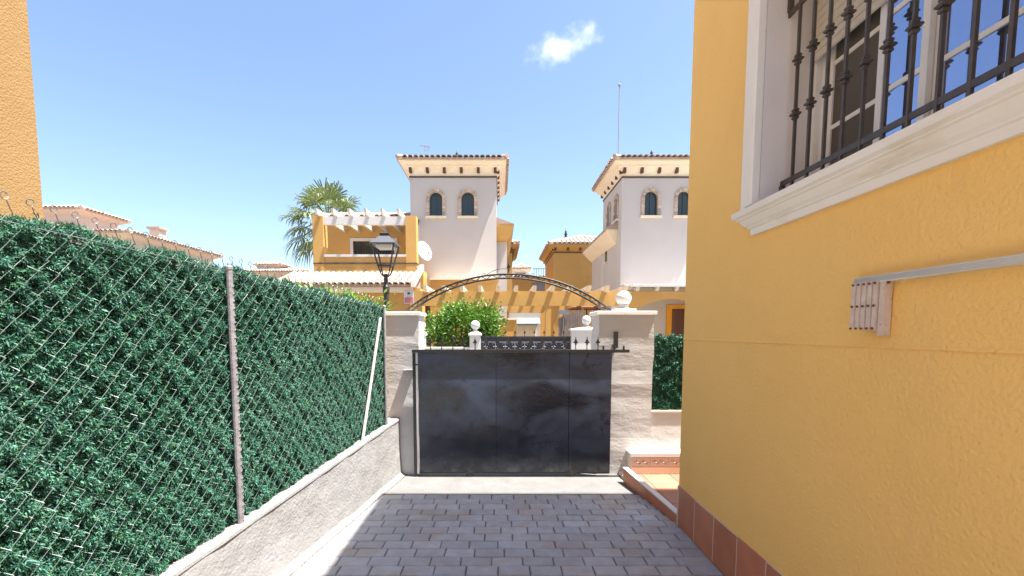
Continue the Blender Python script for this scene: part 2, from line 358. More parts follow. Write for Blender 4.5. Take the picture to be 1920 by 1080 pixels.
drive = struct(MB().add([(WX(-3)-.1,-3,-0.014),(1.6,-3,-0.014),(1.6,4.42,-0.014),(WX(4.42)-.1,4.42,-0.014)], [(0,1,2,3)]).build('driveway', 'joint'))
BL, BWD = 0.215, 0.1255
def brick_mesh(i):
    rnd = random.Random(i); b = MB(); l, w = BL/2-0.0035, BWD/2-0.0035; c = 0.0065
    j = lambda: rnd.uniform(-0.002, 0.002)
    base = [(-l+j(),-w+j()),(l+j(),-w+j()),(l+j(),w+j()),(-l+j(),w+j())]
    vs = [(x,y,-0.02) for x,y in base]+[(x,y,-0.006) for x,y in base]+[(x-math.copysign(c,x),y-math.copysign(c,y),rnd.uniform(-0.0012,0.0012)) for x,y in base]
    b.add(vs, [(8,9,10,11)]+[(k,(k+1)%4,4+(k+1)%4,4+k) for k in range(4)]+[(4+k,4+(k+1)%4,8+(k+1)%4,8+k) for k in range(4)])
    me = bpy.data.meshes.new('brick'); me.from_pydata(b.v, [], b.f); me.materials.append(MATS['brick']); return me
BM = [brick_mesh(i) for i in range(8)]
rest = MB(); y = 4.42-BWD/2; row = 0
while y > -2.9:
    off = (row % 2)*0.5*BL+random.uniform(-0.035, 0.035); x0 = WX(y)+0.055; x1 = KX(y)-0.004
    edges = [x0]+[e for e in (x0-off+BL*k for k in range(1, 20)) if x0+0.05 < e < x1-0.05]+[x1]
    for a, b in zip(edges, edges[1:]):
        me = random.choice(BM); cx = (a+b)/2; sx = (b-a)/BL
        if y > 2.1:
            o = obj('brick', me, drive); o.location = (cx, y, random.uniform(-0.0015, 0.0015)); o.scale = (sx, 1, 1)
            o.rotation_euler = (random.uniform(-.006,.006), random.uniform(-.006,.006), random.choice((0, math.pi))+random.uniform(-.006,.006))
        else:
            rest.add([(cx+p.co.x*sx, y+p.co.y, p.co.z) for p in me.vertices], [tuple(p.vertices) for p in me.polygons])
    y -= BWD; row += 1
rest.build('brick_rest', 'brick', drive, kind='stuff')
# cement fillet between paving and low wall
f = MB()
for k in range(34):
    y0, y1 = -3+k*0.24, -3+(k+1)*0.24
    q = lambda y: [(WX(y)-0.02,y,-0.01),(WX(y)+0.075+0.004*math.sin(y*7),y,0.002),(WX(y)+0.045+0.002*math.sin(y*11),y,0.010),(WX(y)+0.018,y,0.032+0.004*math.sin(y*9)),(WX(y)-0.02,y,0.035)]
    f.add(q(y0)+q(y1), [(i,i+1,i+6,i+5) for i in range(4)])
struct(f.build('cement_fillet', 'cement_light', smooth=True))

# ------------------------------------------------------------------ low wall, fence, hedge on the left
lw = thing('low_wall', 'rough grey cement low wall carrying the chain link fence', 'wall', (WX(2)-.1, 2, 0))
b = MB(); ys = np.linspace(-3, 5.05, 60)
secs = []
for y in ys:
    z = WZ(y)-0.02; secs.append([(WX(y)+0.02+0.006*math.sin(y*5.1),y,-0.04),(WX(y)+0.008+0.006*math.sin(y*3.3+1),y,z*0.5),(WX(y)+0.002*math.sin(y*17),y,z),(WX(y)-0.2,y,z),(WX(y)-0.2,y,-0.04)])
for i in range(len(secs)-1): b.add(secs[i]+secs[i+1], [(k,(k+1)%5,5+(k+1)%5,5+k) for k in range(5)])
b.f.append((0,1,2,3,4)); e = len(b.v)-5; b.f.append((e+4,e+3,e+2,e+1,e)); b.build('wall_body', 'cement', lw)
b = MB(); secs = []
for y in ys:
    z = WZ(y)-0.02; jt = 0.002*math.sin(y*13)+0.0015*math.sin(y*31); secs.append([(WX(y)+0.006+jt,y,z),(WX(y)+0.004+jt,y,z+0.018),(WX(y)-0.02,y,z+0.026),(WX(y)-0.2,y,z+0.026),(WX(y)-0.2,y,z)])
for i in range(len(secs)-1): b.add(secs[i]+secs[i+1], [(k,(k+1)%5,5+(k+1)%5,5+k) for k in range(5)])
b.build('capping', 'cement_light', lw)

Y0F, Y1F = 0.35, 4.84
fence = thing('chain_link_fence', 'green wire chain link fence with grey posts on the low wall', 'fence', (FX(2.6), 2.6, WZ(2.6)))
def post(y, r, top=-0.02, name='post', m='galvanised'):
    p = MB().tube([(FX(y)+0.03,y,WZ(y)-0.02),(FX(y)+0.03,y,FZ(y)+top)], r, 10); p.lathe((FX(y)+0.03,y,FZ(y)+top), [(r*1.12,-0.012),(r*1.12,0.004),(r*0.6,0.012)], 10)
    return p.build(name, m, fence, smooth=False)
post(2.63, 0.0175); post(4.77, 0.015); post(0.5, 0.0175)
w = MB()
for k in range(34):     # tie wire wound round the middle post
    z = WZ(2.63)+0.03+k*0.041; yy = 2.63
    w.tube([(FX(yy)+0.03+0.0195*math.cos(a), yy+0.0195*math.sin(a), z+0.02*math.sin(a*0.5)) for a in np.linspace(-0.3, 3.6, 8)], 0.0022, 4)
w.build('tie_wire', 'hook_wire', fence, kind='stuff')
MB().tube([(FX(4.66)+0.035,4.66,1.74),(FX(4.2)+0.035,4.2,WZ(4.2))], 0.014, 8).build('brace', 'brace_paint', fence)
cell = 0.0375; dz_ = 0.045; wm = MB(); hk = MB(); j = 0; s_ = Y0F
while s_ < Y1F:
    zb, zt = WZ(s_)+0.025, FZ(s_)-0.02; n = int((zt-zb)/dz_); pts = []
    for k in range(n+1):
        yy = s_+(cell if (k+j) % 2 else 0); zz = zt-k*dz_
        pts.append(Vector((random.uniform(-.002,.002), random.uniform(-.0025,.0025), random.uniform(-.003,.003)+0.006*math.sin(yy*3.1)))+Vector((FX(yy)+0.004*(1 if (k+j) % 2 else -1)+0.012+0.004*math.sin(yy*9+zz*7), yy+0.004*math.sin(zz*11), zz)))
        if k < n:
            nx = s_+(0 if (k+j) % 2 else cell); falling = nx > yy   # this stretch runs "\" towards the gate
            if falling: pts.append(Vector((FX(yy)-0.022, (yy+nx)/2, zz-dz_*0.5)))
    wm.tube(pts, 0.0013, 4, caps=False)
    top = s_+cell*0.5
    if j % 2 == 0:
        c = Vector((FX(top)+0.012, top, zt)); a0 = random.uniform(-.4, .4)
        lp = [c, c+Vector((0, -0.012, 0.025)), c+Vector((0.002,-0.02,0.042))]
        lp += [c+Vector((0.004*math.cos(t), -0.024+0.0105*math.cos(t+a0), 0.058+0.0125*math.sin(t+a0))) for t in np.linspace(-1.2, 4.6, 9)]
        hk.tube(lp, 0.002, 4)
    s_ += cell; j += 1
wm.build('wire_mesh', 'wire', fence, kind='stuff'); hk.build('twisted_ends', 'hook_wire', fence, kind='stuff')
tw = MB()
for fz in (0.0,):
    tw = MB(); tw.tube([(FX(y)+0.014, y, (FZ(y)-0.04)*(1-fz)+fz*WZ(y)-0.01*math.sin((y-0.4)/2.2*math.pi)**2) for y in np.linspace(Y0F, 4.77, 40)], 0.0018, 4)
    tw.build('tension_wire', 'hook_wire', fence)

def hedge_tufts(n, fpos, nrm, along, zr, sr, zfun, dens_seed, L=(0.012, 0.027), Wl=(0.0034, 0.0056), k=9, bulge=0.027, droop=0.35):
    s = RNG.uniform(sr[0], sr[1], n); t = RNG.uniform(0, 1, n); z0, z1 = zfun(s); z = z0+(z1-z0)*t
    nz_ = 0.5*np.sin(s*23+3*np.sin(z*17+dens_seed))+0.5*np.sin(z*29+2.5*np.sin(s*19))+0.6*np.sin(s*61+z*47)+0.5*np.sin(s*43-z*71)
    dep = bulge*(nz_/1.5)*0.7+RNG.normal(0, 0.007, n)
    C = fpos(s)+np.stack([np.zeros(n), np.zeros(n), z], 1)+nrm[None]*dep[:, None]
    C = np.repeat(C, k, 0); m = len(C)
    D = nrm[None]*RNG.uniform(0.25, 1.0, m)[:, None]+along[None]*RNG.normal(0, 0.75, m)[:, None]
    D[:, 2] += RNG.normal(-droop, 0.7, m)
    C = C+RNG.normal(0, 0.006, (m, 3))
    return C, D, unit(RNG.normal(0, 1, (m, 3))+nrm[None]*1.2), RNG.uniform(*L, m), RNG.uniform(*Wl, m)
al = np.array([0.157, 1, 0]); al = al/np.linalg.norm(al); nr = np.array([al[1], -al[0], 0])
hedge = thing('hedge_screen', 'long dark green artificial hedge screen behind the chain link mesh on the low wall', 'hedge', (FX(2.6)-.05, 2.6, WZ(2.6)))
zf = lambda s: (np.array([WZ(y)+0.012 for y in s]), np.array([FZ(y)-0.022+0.012*math.sin(y*14)+0.008*math.sin(y*37) for y in s]))
args = hedge_tufts(66000, lambda s: np.stack([FX(s)-0.02, s, np.zeros(len(s))], 1), nr, al, None, (Y0F, 4.86), zf, 1.0)
obj('foliage', leaves('foliage', *args, 'hedge_leaf'), hedge, 'stuff')
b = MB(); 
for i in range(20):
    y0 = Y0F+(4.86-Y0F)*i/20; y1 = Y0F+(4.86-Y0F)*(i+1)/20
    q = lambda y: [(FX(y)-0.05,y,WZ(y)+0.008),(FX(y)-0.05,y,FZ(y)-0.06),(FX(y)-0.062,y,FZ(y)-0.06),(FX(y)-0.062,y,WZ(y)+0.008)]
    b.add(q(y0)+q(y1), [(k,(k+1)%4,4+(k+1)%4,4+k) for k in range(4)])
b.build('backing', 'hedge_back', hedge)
# tufts along the top edge and the back side, so that the crest is ragged
args = hedge_tufts(3500, lambda s: np.stack([FX(s)-0.045, s, np.zeros(len(s))], 1), np.array([0, 0, 1.0]), al, None, (Y0F, 4.86), lambda s: (zf(s)[1]-0.03, zf(s)[1]+0.004), 2.0, bulge=0.01, droop=0.0)
obj('crest', leaves('crest', *args, 'hedge_leaf'), hedge, 'stuff')

# ------------------------------------------------------------------ gate pillars
def pillar(label, x0, x1, y0, y1, zt, cap, ball, seed):
    t = thing('gate_pillar', label, 'pillar', ((x0+x1)/2, (y0+y1)/2, 0), 'rendered pillars of the driveway gate')
    rnd = random.Random(seed); b = MB(); R = []
    for i in range(13):
        z = -0.04+(zt+0.04)*i/12; j = lambda: rnd.uniform(-0.008, 0.008) if 0 < i < 12 else 0
        R.append((x0+j(), x1+j(), y0+0.5*j(), y1+j(), z))
    b.rings(R); b.build('shaft', 'plaster', t)
    c0, c1, c2, c3 = cap
    MB().rings([(c0+.01, c1-.01, c2+.008, c3-.01, zt), (c0, c1, c2, c3, zt+0.006), (c0, c1, c2, c3, zt+0.036), (c0+.008, c1-.008, c2+.008, c3-.008, zt+0.042)]).build('cap', 'moulding', t)
    if ball:
        bx, by, r = ball; zc = zt+0.042
        fin = MB().rings([(bx-.115, bx+.115, by-.115, by+.115, zc), (bx-.115, bx+.115, by-.115, by+.115, zc+.032)]).build('finial_base', 'white_paint', t)
        MB().lathe((bx, by, zc+.032), [(0.085,0),(0.06,0.012),(0.05,0.03),(0.062,0.042)]+[(r*math.sin(a), 0.032+r-r*math.cos(a)) for a in np.linspace(0.62, math.pi-0.02, 14)], 24).build('ball', 'white_paint', fin, smooth=True)
    return t
pillar('plain white rendered gate pillar beside the green hedge fence', -1.29, -0.885, 5.06, 5.42, 1.772, (-1.312, -0.862, 5.037, 5.44), None, 3)
pillar('wide white rendered gate pillar topped with a stone ball', 1.085, 1.69, 5.06, 5.45, 1.78, (1.058, 1.715, 5.036, 5.475), (1.40, 5.25, 0.086), 5)

# ------------------------------------------------------------------ sliding gate
gate = thing('sliding_gate', 'dusty black sheet metal sliding gate with spear points on top', 'gate', (0.15, 4.985, 0))
GY = 4.985
for a, c in ((-0.885, -0.04), (-0.036, 0.752), (0.757, 1.213)):
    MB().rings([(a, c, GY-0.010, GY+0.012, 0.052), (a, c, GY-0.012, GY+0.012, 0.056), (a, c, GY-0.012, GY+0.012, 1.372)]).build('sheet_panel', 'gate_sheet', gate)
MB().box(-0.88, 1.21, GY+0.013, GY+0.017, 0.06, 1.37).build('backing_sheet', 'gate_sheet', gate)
MB().box(-0.945, 1.395, GY-0.040, GY+0.016, 1.373, 1.406).build('top_bar', 'iron', gate)
MB().box(-0.885, 1.213, GY-0.008, GY+0.03, 0.035, 0.0515).build('bottom_rail', 'iron', gate)
MB().box(-0.91, -0.889, GY-0.012, GY+0.012, 0.035, 1.372).build('stile', 'steel', gate)
SPM = MB()
SPM.tube([(0,0,0),(0,0,0.06)], 0.0055, 6); SPM.lathe((0,0,0.012), [(0.006,-.006),(0.012,0),(0.006,0.006)], 6)
SPM.add([(x, yy*0.008, z) for x, z in ((0,0.05),(0.012,0.058),(0.006,0.066),(0.026,0.075),(0.014,0.09),(0.0035,0.118),(0,0.146),(-0.0035,0.118),(-0.014,0.09),(-0.026,0.075),(-0.006,0.066),(-0.012,0.058)) for yy in (-1, 1)],
        [tuple(range(0,24,2)), tuple(range(1,24,2))[::-1]]+[(2*i, (2*i+2)%24, (2*i+3)%24, 2*i+1) for i in range(12)])
sp0 = None
for k in range(16):
    x = -0.749+k*0.1208
    if sp0 is None: sp0 = SPM.build('spear', 'iron', gate); o = sp0
    else: o = obj('spear', sp0.data, gate)
    o.location = (x, GY-0.005, 1.404); o.rotation_euler = (0, random.uniform(-.03,.03), random.uniform(-.15,.15))
for x in (-0.33, 0.80):
    wh = MB().add([(x-.06,GY-.012,.052),(x+.06,GY-.012,.052),(x+.03,GY-.012,.012),(x-.03,GY-.012,.012),(x-.06,GY-.005,.052),(x+.06,GY-.005,.052),(x+.03,GY-.005,.012),(x-.03,GY-.005,.012)],
        [(0,1,2,3),(7,6,5,4),(0,4,5,1),(1,5,6,2),(2,6,7,3),(3,7,4,0)]); wh.tube([(x,GY-.02,.038),(x,GY+.02,.038)], 0.03, 12); wh.build('wheel', 'iron', gate)
gp = thing('gate_post', 'black square steel catch post in front of the plain pillar', 'post', (-0.93, GY, 0))
MB().box(-0.945, -0.915, GY-0.014, GY+0.016, 0.0, 1.370).build('upright', 'iron', gp)
MB().box(-0.914, -0.886, GY-0.020, GY-0.0135, 1.235, 1.25).build('catch', 'iron', gp)
MB().box(-1.06, -0.94, GY+0.017, 5.062, 1.165, 1.18).build('wall_anchor', 'galvanised', gp)
tr = MB().box(-0.9, 1.6, GY-0.02, GY+0.02, 0.0, 0.006); tr.tube([(-0.9,GY,0.008),(1.6,GY,0.008)], 0.007, 6)
tag(tr.build('gate_track', 'iron'), 'thin dark steel ground track under the sliding gate', 'rail')
gb = thing('guide_bracket', 'black upright guide bracket on the ball topped pillar', 'bracket', (1.25, GY, 1.4))
MB().box(1.235, 1.285, 5.0, 5.012, 1.42, 1.60).build('upright', 'iron', gb)
MB().box(1.235, 1.285, 5.012, 5.065, 1.43, 1.46).build('arm', 'iron', gb)
for x in (1.12, 1.24, 1.34): MB().tube([(x,GY-.012,1.406),(x,GY-.012,1.445)], 0.011, 8).build('bolt', 'iron', gb)

# ------------------------------------------------------------------ iron arch
arch = thing('iron_arch', 'black wrought iron lattice arch spanning the two gate pillars', 'arch', (0.1, 5.25, 1.8))
AC = (0.098, 0.388)
def ap(r, a, y): return (AC[0]+r*math.sin(a), y, AC[1]+r*math.cos(a))
A0, A1 = -0.675, 0.675
for y in (5.21, 5.25):
    for r, q in ((1.853, 0.0085), (1.808, 0.0085)):
        MB().tube([ap(r, a, y) for a in np.linspace(A0, A1, 48)], q, 6).build('rail', 'iron', arch, smooth=True)
lt = MB(); n = 40
for i in range(n):
    a, c = A0+(A1-A0)*i/n, A0+(A1-A0)*(i+1)/n
    for y in (5.21, 5.25): lt.bar(ap(1.853 if i%2 else 1.813, a, y), ap(1.813 if i%2 else 1.853, c, y), 0.005)
    if i % 2: lt.bar(ap(1.853, a, 5.21), ap(1.853, a, 5.25), 0.005)
lt.build('lattice', 'iron', arch)
o = obj('finial', sp0.data, arch); o.location = (0.098, 5.23, 2.245); o.scale = (0.95, 1.6, 0.95)
for sg in (-1, 1):
    sc = [(0.098+sg*(0.02+0.25*t), 5.23, 2.30-0.085*t+0.03*math.sin(t*3.1)) for t in np.linspace(0, 1, 9)]
    cx, cz = sc[-1][0], sc[-1][2]+0.022
    sc += [(cx+sg*0.022*math.sin(t)*(1-t/9), 5.23, cz-0.022*math.cos(t)*(1-t/9)) for t in np.linspace(0.3, 6.5, 14)]
    MB().tube(sc, 0.0032, 5).build('scroll', 'iron', arch)

# ------------------------------------------------------------------ right of the gate: wall, small hedge, ledge, terrace, kerb
bw = thing('boundary_wall', 'cream rendered boundary wall running from the ball topped pillar behind the house', 'wall', (3, 5.15, 0))
MB().box(1.688, 6.5, 5.10, 5.30, -0.04, 0.70).build('wall_body', 'plaster', bw)
MB().box(1.689, 6.5, 5.085, 5.31, 0.701, 0.718).build('capping', 'cream', bw)
hs = thing('hedge_screen', 'short green artificial hedge screen on the cream boundary wall', 'hedge', (3, 5.2, 0.72))
al2 = np.array([1.0, 0, 0]); nr2 = np.array([0, -1.0, 0])
args = hedge_tufts(9000, lambda s: np.stack([s, np.full(len(s), 5.17), np.zeros(len(s))], 1), nr2, al2, None, (1.72, 3.4), lambda s: (np.full(len(s), 0.73), 1.55+0.02*np.sin(s*40)), 4.0, L=(0.025,0.05), Wl=(0.006,0.011))
obj('foliage', leaves('foliage', *args, 'hedge_leaf'), hs, 'stuff')
MB().box(1.70, 6.0, 5.205, 5.215, 0.7185, 1.53).build('backing', 'hedge_back', hs)
struct(MB().add([(1.335,4.9,-0.04),(1.487,3.725,-0.04),(6.5,3.725,-0.04),(6.5,5.1,-0.04),(1.335,5.1,-0.04),(1.335,4.9,0.04),(1.487,3.725,0.04),(6.5,3.725,0.04),(6.5,5.1,0.04),(1.335,5.1,0.04)],
    [(0,1,2,3,4),(9,8,7,6,5),(0,1,6,5),(1,2,7,6),(2,3,8,7),(3,4,9,8),(4,0,5,9)]).build('terrace', 'grout'))
ter = bpy.data.objects['terrace']; tm = MB().rings([(-.147,.147,-.147,.147,0),(-.147,.147,-.147,.147,.008),(-.144,.144,-.144,.144,.010)])
first = None
for i in range(7):
    for k in range(4):
        x, y = 1.70+0.3*i, 3.90+0.3*k
        if y > 4.85: continue
        if first is None: first = tm.build('floor_tile', 'terrace_tile', ter); o = first
        else: o = obj('floor_tile', first.data, ter)
        o.location = (x, y, 0.04)
for k in range(4):      # cut tiles along the slanting kerb
    y0, y1 = 3.753+0.3*k, min(4.047+0.3*k, 4.9); xa, xb = KX(y0)+0.045, KX(y1)+0.045
    MB().add([(xa,y0,.0405),(1.547,y0,.0405),(1.547,y1,.0405),(xb,y1,.0405),(xa,y0,.05),(1.547,y0,.05),(1.547,y1,.05),(xb,y1,.05)],
        [(3,2,1,0),(4,5,6,7),(0,1,5,4),(1,2,6,5),(2,3,7,6),(3,0,4,7)]).build('floor_tile', 'terrace_tile', ter)
kb = struct(MB().add([(KX(3.74)+.004,3.74,-0.02),(KX(4.78)+.004,4.78,-0.02),(KX(4.78)+.04,4.78,-0.02),(KX(3.74)+.04,3.74,-0.02),(KX(3.74)+.004,3.74,0.07),(KX(4.78)+.004,4.78,0.15),(KX(4.78)+.04,4.78,0.15),(KX(3.74)+.04,3.74,0.07)],
    [(3,2,1,0),(4,5,6,7),(0,1,5,4),(1,2,6,5),(2,3,7,6),(3,0,4,7)]).build('kerb', 'grout'))
for k in range(4):
    y0, y1 = 3.745+0.258*k, 3.745+0.258*k+0.254; z = lambda y: 0.07+0.077*(y-3.74)
    MB().add([(KX(y0)-.006,y0,-0.005),(KX(y1)-.006,y1,-0.005),(KX(y1)+.0035,y1,-0.005),(KX(y0)+.0035,y0,-0.005),(KX(y0)-.006,y0,z(y0)),(KX(y1)-.006,y1,z(y1)),(KX(y1)+.0035,y1,z(y1)),(KX(y0)+.0035,y0,z(y0))],
        [(3,2,1,0),(4,5,6,7),(0,1,5,4),(1,2,6,5),(2,3,7,6),(3,0,4,7)]).build('kerb_tile', 'terracotta', kb)
z0, z1 = 0.071, 0.152
MB().add([(KX(3.74)-.008,3.74,z0),(KX(4.79)-.008,4.79,z1),(KX(4.79)+.045,4.79,z1),(KX(3.74)+.045,3.74,z0),(KX(3.74)-.008,3.74,z0+.012),(KX(4.79)-.008,4.79,z1+.012),(KX(4.79)+.045,4.79,z1+.012),(KX(3.74)+.045,3.74,z0+.012)],
    [(3,2,1,0),(4,5,6,7),(0,1,5,4),(1,2,6,5),(2,3,7,6),(3,0,4,7)]).build('marble_strip', 'marble', kb)
ld = thing('tiled_ledge', 'low ledge with a band of patterned tiles against the boundary wall', 'ledge', (2, 4.95, 0.04))
MB().box(1.43, 6.4, 4.91, 5.098, 0.041, 0.245).build('ledge_body', 'cream', ld)
MB().box(1.415, 6.4, 4.888, 5.0975, 0.2455, 0.283).build('cap', 'marble', ld)
for k in range(8):
    x = 1.435+0.2*k; p = MB().box(x, x+.197, 4.902, 4.9095, 0.125, 0.243).build('patterned_tile', 'decor_tile', ld)
    mk = MB()
    for zz in (0.134, 0.234): mk.box(x+.001, x+.196, 4.9005, 4.9015, zz-.003, zz+.003)
    mk.tube([(x+0.02+0.16*t, 4.9008, 0.184+0.022*math.sin(t*12.56)) for t in np.linspace(0, 1, 17)], 0.0045, 4)
    for cx in (0.06, 0.14): mk.lathe((x+cx, 4.9008, 0.184), [(0.002,-.016),(0.014,0),(0.002,.016)], 6)
    mk.build('motif', 'decor_mark', p)

# ------------------------------------------------------------------ the house on the right
XH, YH, HT = 1.487, 3.727, 7.6
hr = thing('ochre_house', 'near ochre stucco house wall with a barred window and terracotta skirting', 'house', (5, 0, 0))
wy0, wy1, wz0, wz1 = 1.13, 2.71, 2.33, 3.62
b = MB()
def arc_hole(c, w, z0, zs, n=10):
    return [(c-w,z0),(c+w,z0)]+[(c+w*math.cos(a), zs+w*math.sin(a)) for a in np.linspace(0, math.pi, n)]
rect_hole = lambda a, c, z0, z1: [(a,z0),(c,z0),(c,z1),(a,z1)]
b.panel((XH,0,0), (0,1,0), (-1,0,0), [(-4.7,-0.04),(YH,-0.04),(YH,HT),(0.75,HT),(0.75,3.9),(-4.7,3.9)], [rect_hole(wy0, wy1, wz0, wz1)], 0.001)  # unseen rear part cut to one storey so sun fills the drive
b.add([(XH,YH,-.04),(9,YH,-.04),(9,YH,HT),(XH,YH,HT),(XH,-4.7,-.04),(9,-4.7,-.04),(9,-4.7,3.9),(XH,-4.7,3.9),(XH,.75,3.9),(9,.75,3.9),(9,.75,HT),(XH,.75,HT),(9,.75,-.04)], [(0,1,2,3),(1,12,10,2),(12,5,6,9),(5,4,7,6),(3,2,10,11),(8,9,10,11),(7,6,9,8)])
b.build('wall', 'ochre', hr)
MB().sweep([(0,0,0),(-0.005,0,0),(-0.001,0,0.012),(0,0,0.012)], (XH-.0003,-4.7,1.5365), (XH-.0003,YH,1.5365)).build('render_bead', 'ochre', hr)
# window: reveal, moulding, sill
win = MB().panel((XH,0,0), (0,1,0), (-1,0,0), rect_hole(wy0-.001, wy1+.001, wz0-.001, wz1+.001), [rect_hole(wy0, wy1, wz0, wz1)], 0.30).build('window', 'reveal', hr)
pr = [(0,0,0),(0,0.16,0),(-0.022,0.16,0),(-0.028,0.14,0),(-0.028,0.095,0),(-0.04,0.083,0),(-0.04,0.045,0),(-0.046,0.037,0),(-0.046,0.010,0),(-0.04,0,0)]
MB().sweep(pr, (XH,wy1+.001,wz0), (XH,wy1+.001,wz1+.16)).build('side_moulding', 'moulding', win)
MB().sweep([(p[0],-p[1],0) for p in pr], (XH,wy0-.001,wz0), (XH,wy0-.001,wz1+.16)).build('side_moulding', 'moulding', win)
MB().box(XH-.05, XH, wy0, wy1, wz1+.001, wz1+.16).build('head_moulding', 'moulding', win)
sp = [(0,0.0),(-0.018,0.0),(-0.021,0.012),(-0.021,0.036),(-0.029,0.041),(-0.029,0.047),(-0.041,0.062),(-0.050,0.082),(-0.054,0.094),(-0.062,0.098),(-0.062,0.105),(-0.076,0.116),(-0.078,0.148),(-0.07,0.152),(0,0.165)]
sm = MB(); ring = []       # a sill cornice whose profile returns at both ends
for px, pz in sp:
    ea, eb = wy0+0.005+2.1*px, wy1-0.005-2.1*px
    ring.append([(XH, ea, 2.158+pz), (XH+px, ea, 2.158+pz), (XH+px, eb, 2.158+pz), (XH, eb, 2.158+pz)])
for r4 in ring: sm.v += r4
for i in range(len(ring)-1):
    for k in range(3): sm.f.append((4*i+k, 4*i+k+1, 4*i+4+k+1, 4*i+4+k))
sm.f.append((0,1,2,3)); e = 4*(len(ring)-1); sm.f.append((e+3,e+2,e+1,e))
sm.build('sill', 'moulding', win)
MB().box(XH+.001, XH+.299, wy0+.001, wy1-.001, wz0-.02, wz0+.004).build('sill_board', 'moulding', win)
# roller shutter box, frames and panes
XG = 1.775
fr = MB()
fr.box(XG-.03, XG+.02, wy1-.055, wy1-.001, wz0+.005, wz1-.001); fr.box(XG-.03, XG+.02, wy0+.001, wy0+.055, wz0+.005, wz1-.001)
fr.box(XG-.028, XG+.02, wy0+.055, wy1-.055, wz0+.005, wz0+.04)
fr.build('window_frame', 'frame_white', win)
def sash(y0, y1, x, glass, nm):
    s = MB(); wdt = 0.034; z0, z1 = wz0+.042, wz1-.05
    s.box(x-.012, x+.012, y0, y0+wdt, z0, z1); s.box(x-.012, x+.012, y1-wdt, y1, z0, z1)
    s.box(x-.0115, x+.012, y0+wdt, y1-wdt, z0, z0+wdt); s.box(x-.0115, x+.012, y0+wdt, y1-wdt, z1-wdt, z1)
    for zz in (2.69, 3.02, 3.32): s.box(x-.009, x+.009, y0+wdt, y1-wdt, zz-.011, zz+.011)
    s = s.build('sash', 'frame_white', win)
    MB().box(x-.003, x+.003, y0+wdt-.004, y1-wdt+.004, z0+wdt-.004, z1-wdt+.004).build(nm, glass, s)
sash(2.225, 2.60, XG+.012, 'screen_mesh', 'insect_screen'); sash(1.975, 2.235, XG-.016, 'tinted_glass', 'pane')
sash(1.56, 1.985, XG+.012, 'tinted_glass', 'pane'); sash(1.19, 1.57, XG-.016, 'tinted_glass', 'pane')
MB().box(XG+.0, XG+.02, 2.60, 2.676, wz0+.041, wz1-.002).build('fixed_panel', 'frame_white', win)
MB().box(XG+.03, XG+.035, wy0+.05, wy1-.05, wz0+.04, wz1-.05).build('dark_room_screen', 'dark_navy', win)
for k in range(14):
    z = 3.075+k*0.042
    if z+.04 > wz1: break
    MB().sweep([(0,0,0),(-.006,0,.004),(-.008,0,.02),(-.006,0,.036),(0,0,.040),(.004,0,.040),(.004,0,0)], (XG-.045,wy0+.02,z), (XG-.045,wy1-.03,z)).build('shutter_slat', 'shutter', win)
# wrought-iron grille set in the reveal
XI = 1.61
gr = MB().bar((XI,wy0-.0,2.44), (XI,wy1,2.44), 0.012, 0.026).build('grille', 'grille_iron', win)
MB().bar((XI,wy0,3.35), (XI,wy1,3.35), 0.012, 0.026).build('grille_rail', 'grille_iron', gr)
for yy in (wy1-.012, wy0+.012):
    MB().box(XI-.012, XI+.012, yy-.012, yy+.012, wz0+.005, 2.426).build('grille_foot', 'grille_iron', gr); MB().box(XI-.012, XI+.012, yy-.012, yy+.012, 3.364, 3.46).build('grille_foot', 'grille_iron', gr)
bmb = MB().box(-.0068, .0068, -.0068, .0068, wz0+.03, 3.58)
for zc in (2.78, 3.065):
    for dz, r in ((-.02,.0135),(0,.021),(.02,.0135)):
        bmb.rings([(-r*.75,r*.75,-r*.75,r*.75,zc+dz-.0085),(-r,r,-r,r,zc+dz-.003),(-r,r,-r,r,zc+dz+.003),(-r*.75,r*.75,-r*.75,r*.75,zc+dz+.0085)])
fb = None
for k in range(13):
    if fb is None: fb = bmb.build('grille_bar', 'grille_iron', gr); o = fb
    else: o = obj('grille_bar', fb.data, gr)
    o.location = (XI, 2.61-0.1205*k, 0); o.rotation_euler = (0, 0, random.uniform(-.2, .2))
# terracotta skirting
tmb = MB().rings([(-.004,.004,-.1545,.1545,0),(-.004,.004,-.1545,.1545,.328)])
bk = MB().box(XH-.0108, XH-.0005, -4.7, YH+.004, 0.0, 0.326).build('skirting_grout', 'grout', hr)
tmb2 = MB().rings([(0,.0075,-.150,.150,0.0),(0,.0075,-.150,.150,.324)]); ft = None; me_t = None
for k in range(26):
    y = 3.727-0.005-0.1525-0.3125*k-0.02
    if ft is None: ft = tmb2.build('skirting_tile', 'terracotta', hr); o = ft
    else: o = obj('skirting_tile', ft.data, hr)
    o.location = (XH-.012, y, random.uniform(-.001,.001)+0.002)
for k in range(8):
    MB().box(XH+.0+0.313*k, XH+.308+0.313*k, YH+.001, YH+.009, 0.05, 0.33).build('skirting_tile', 'terracotta', hr)

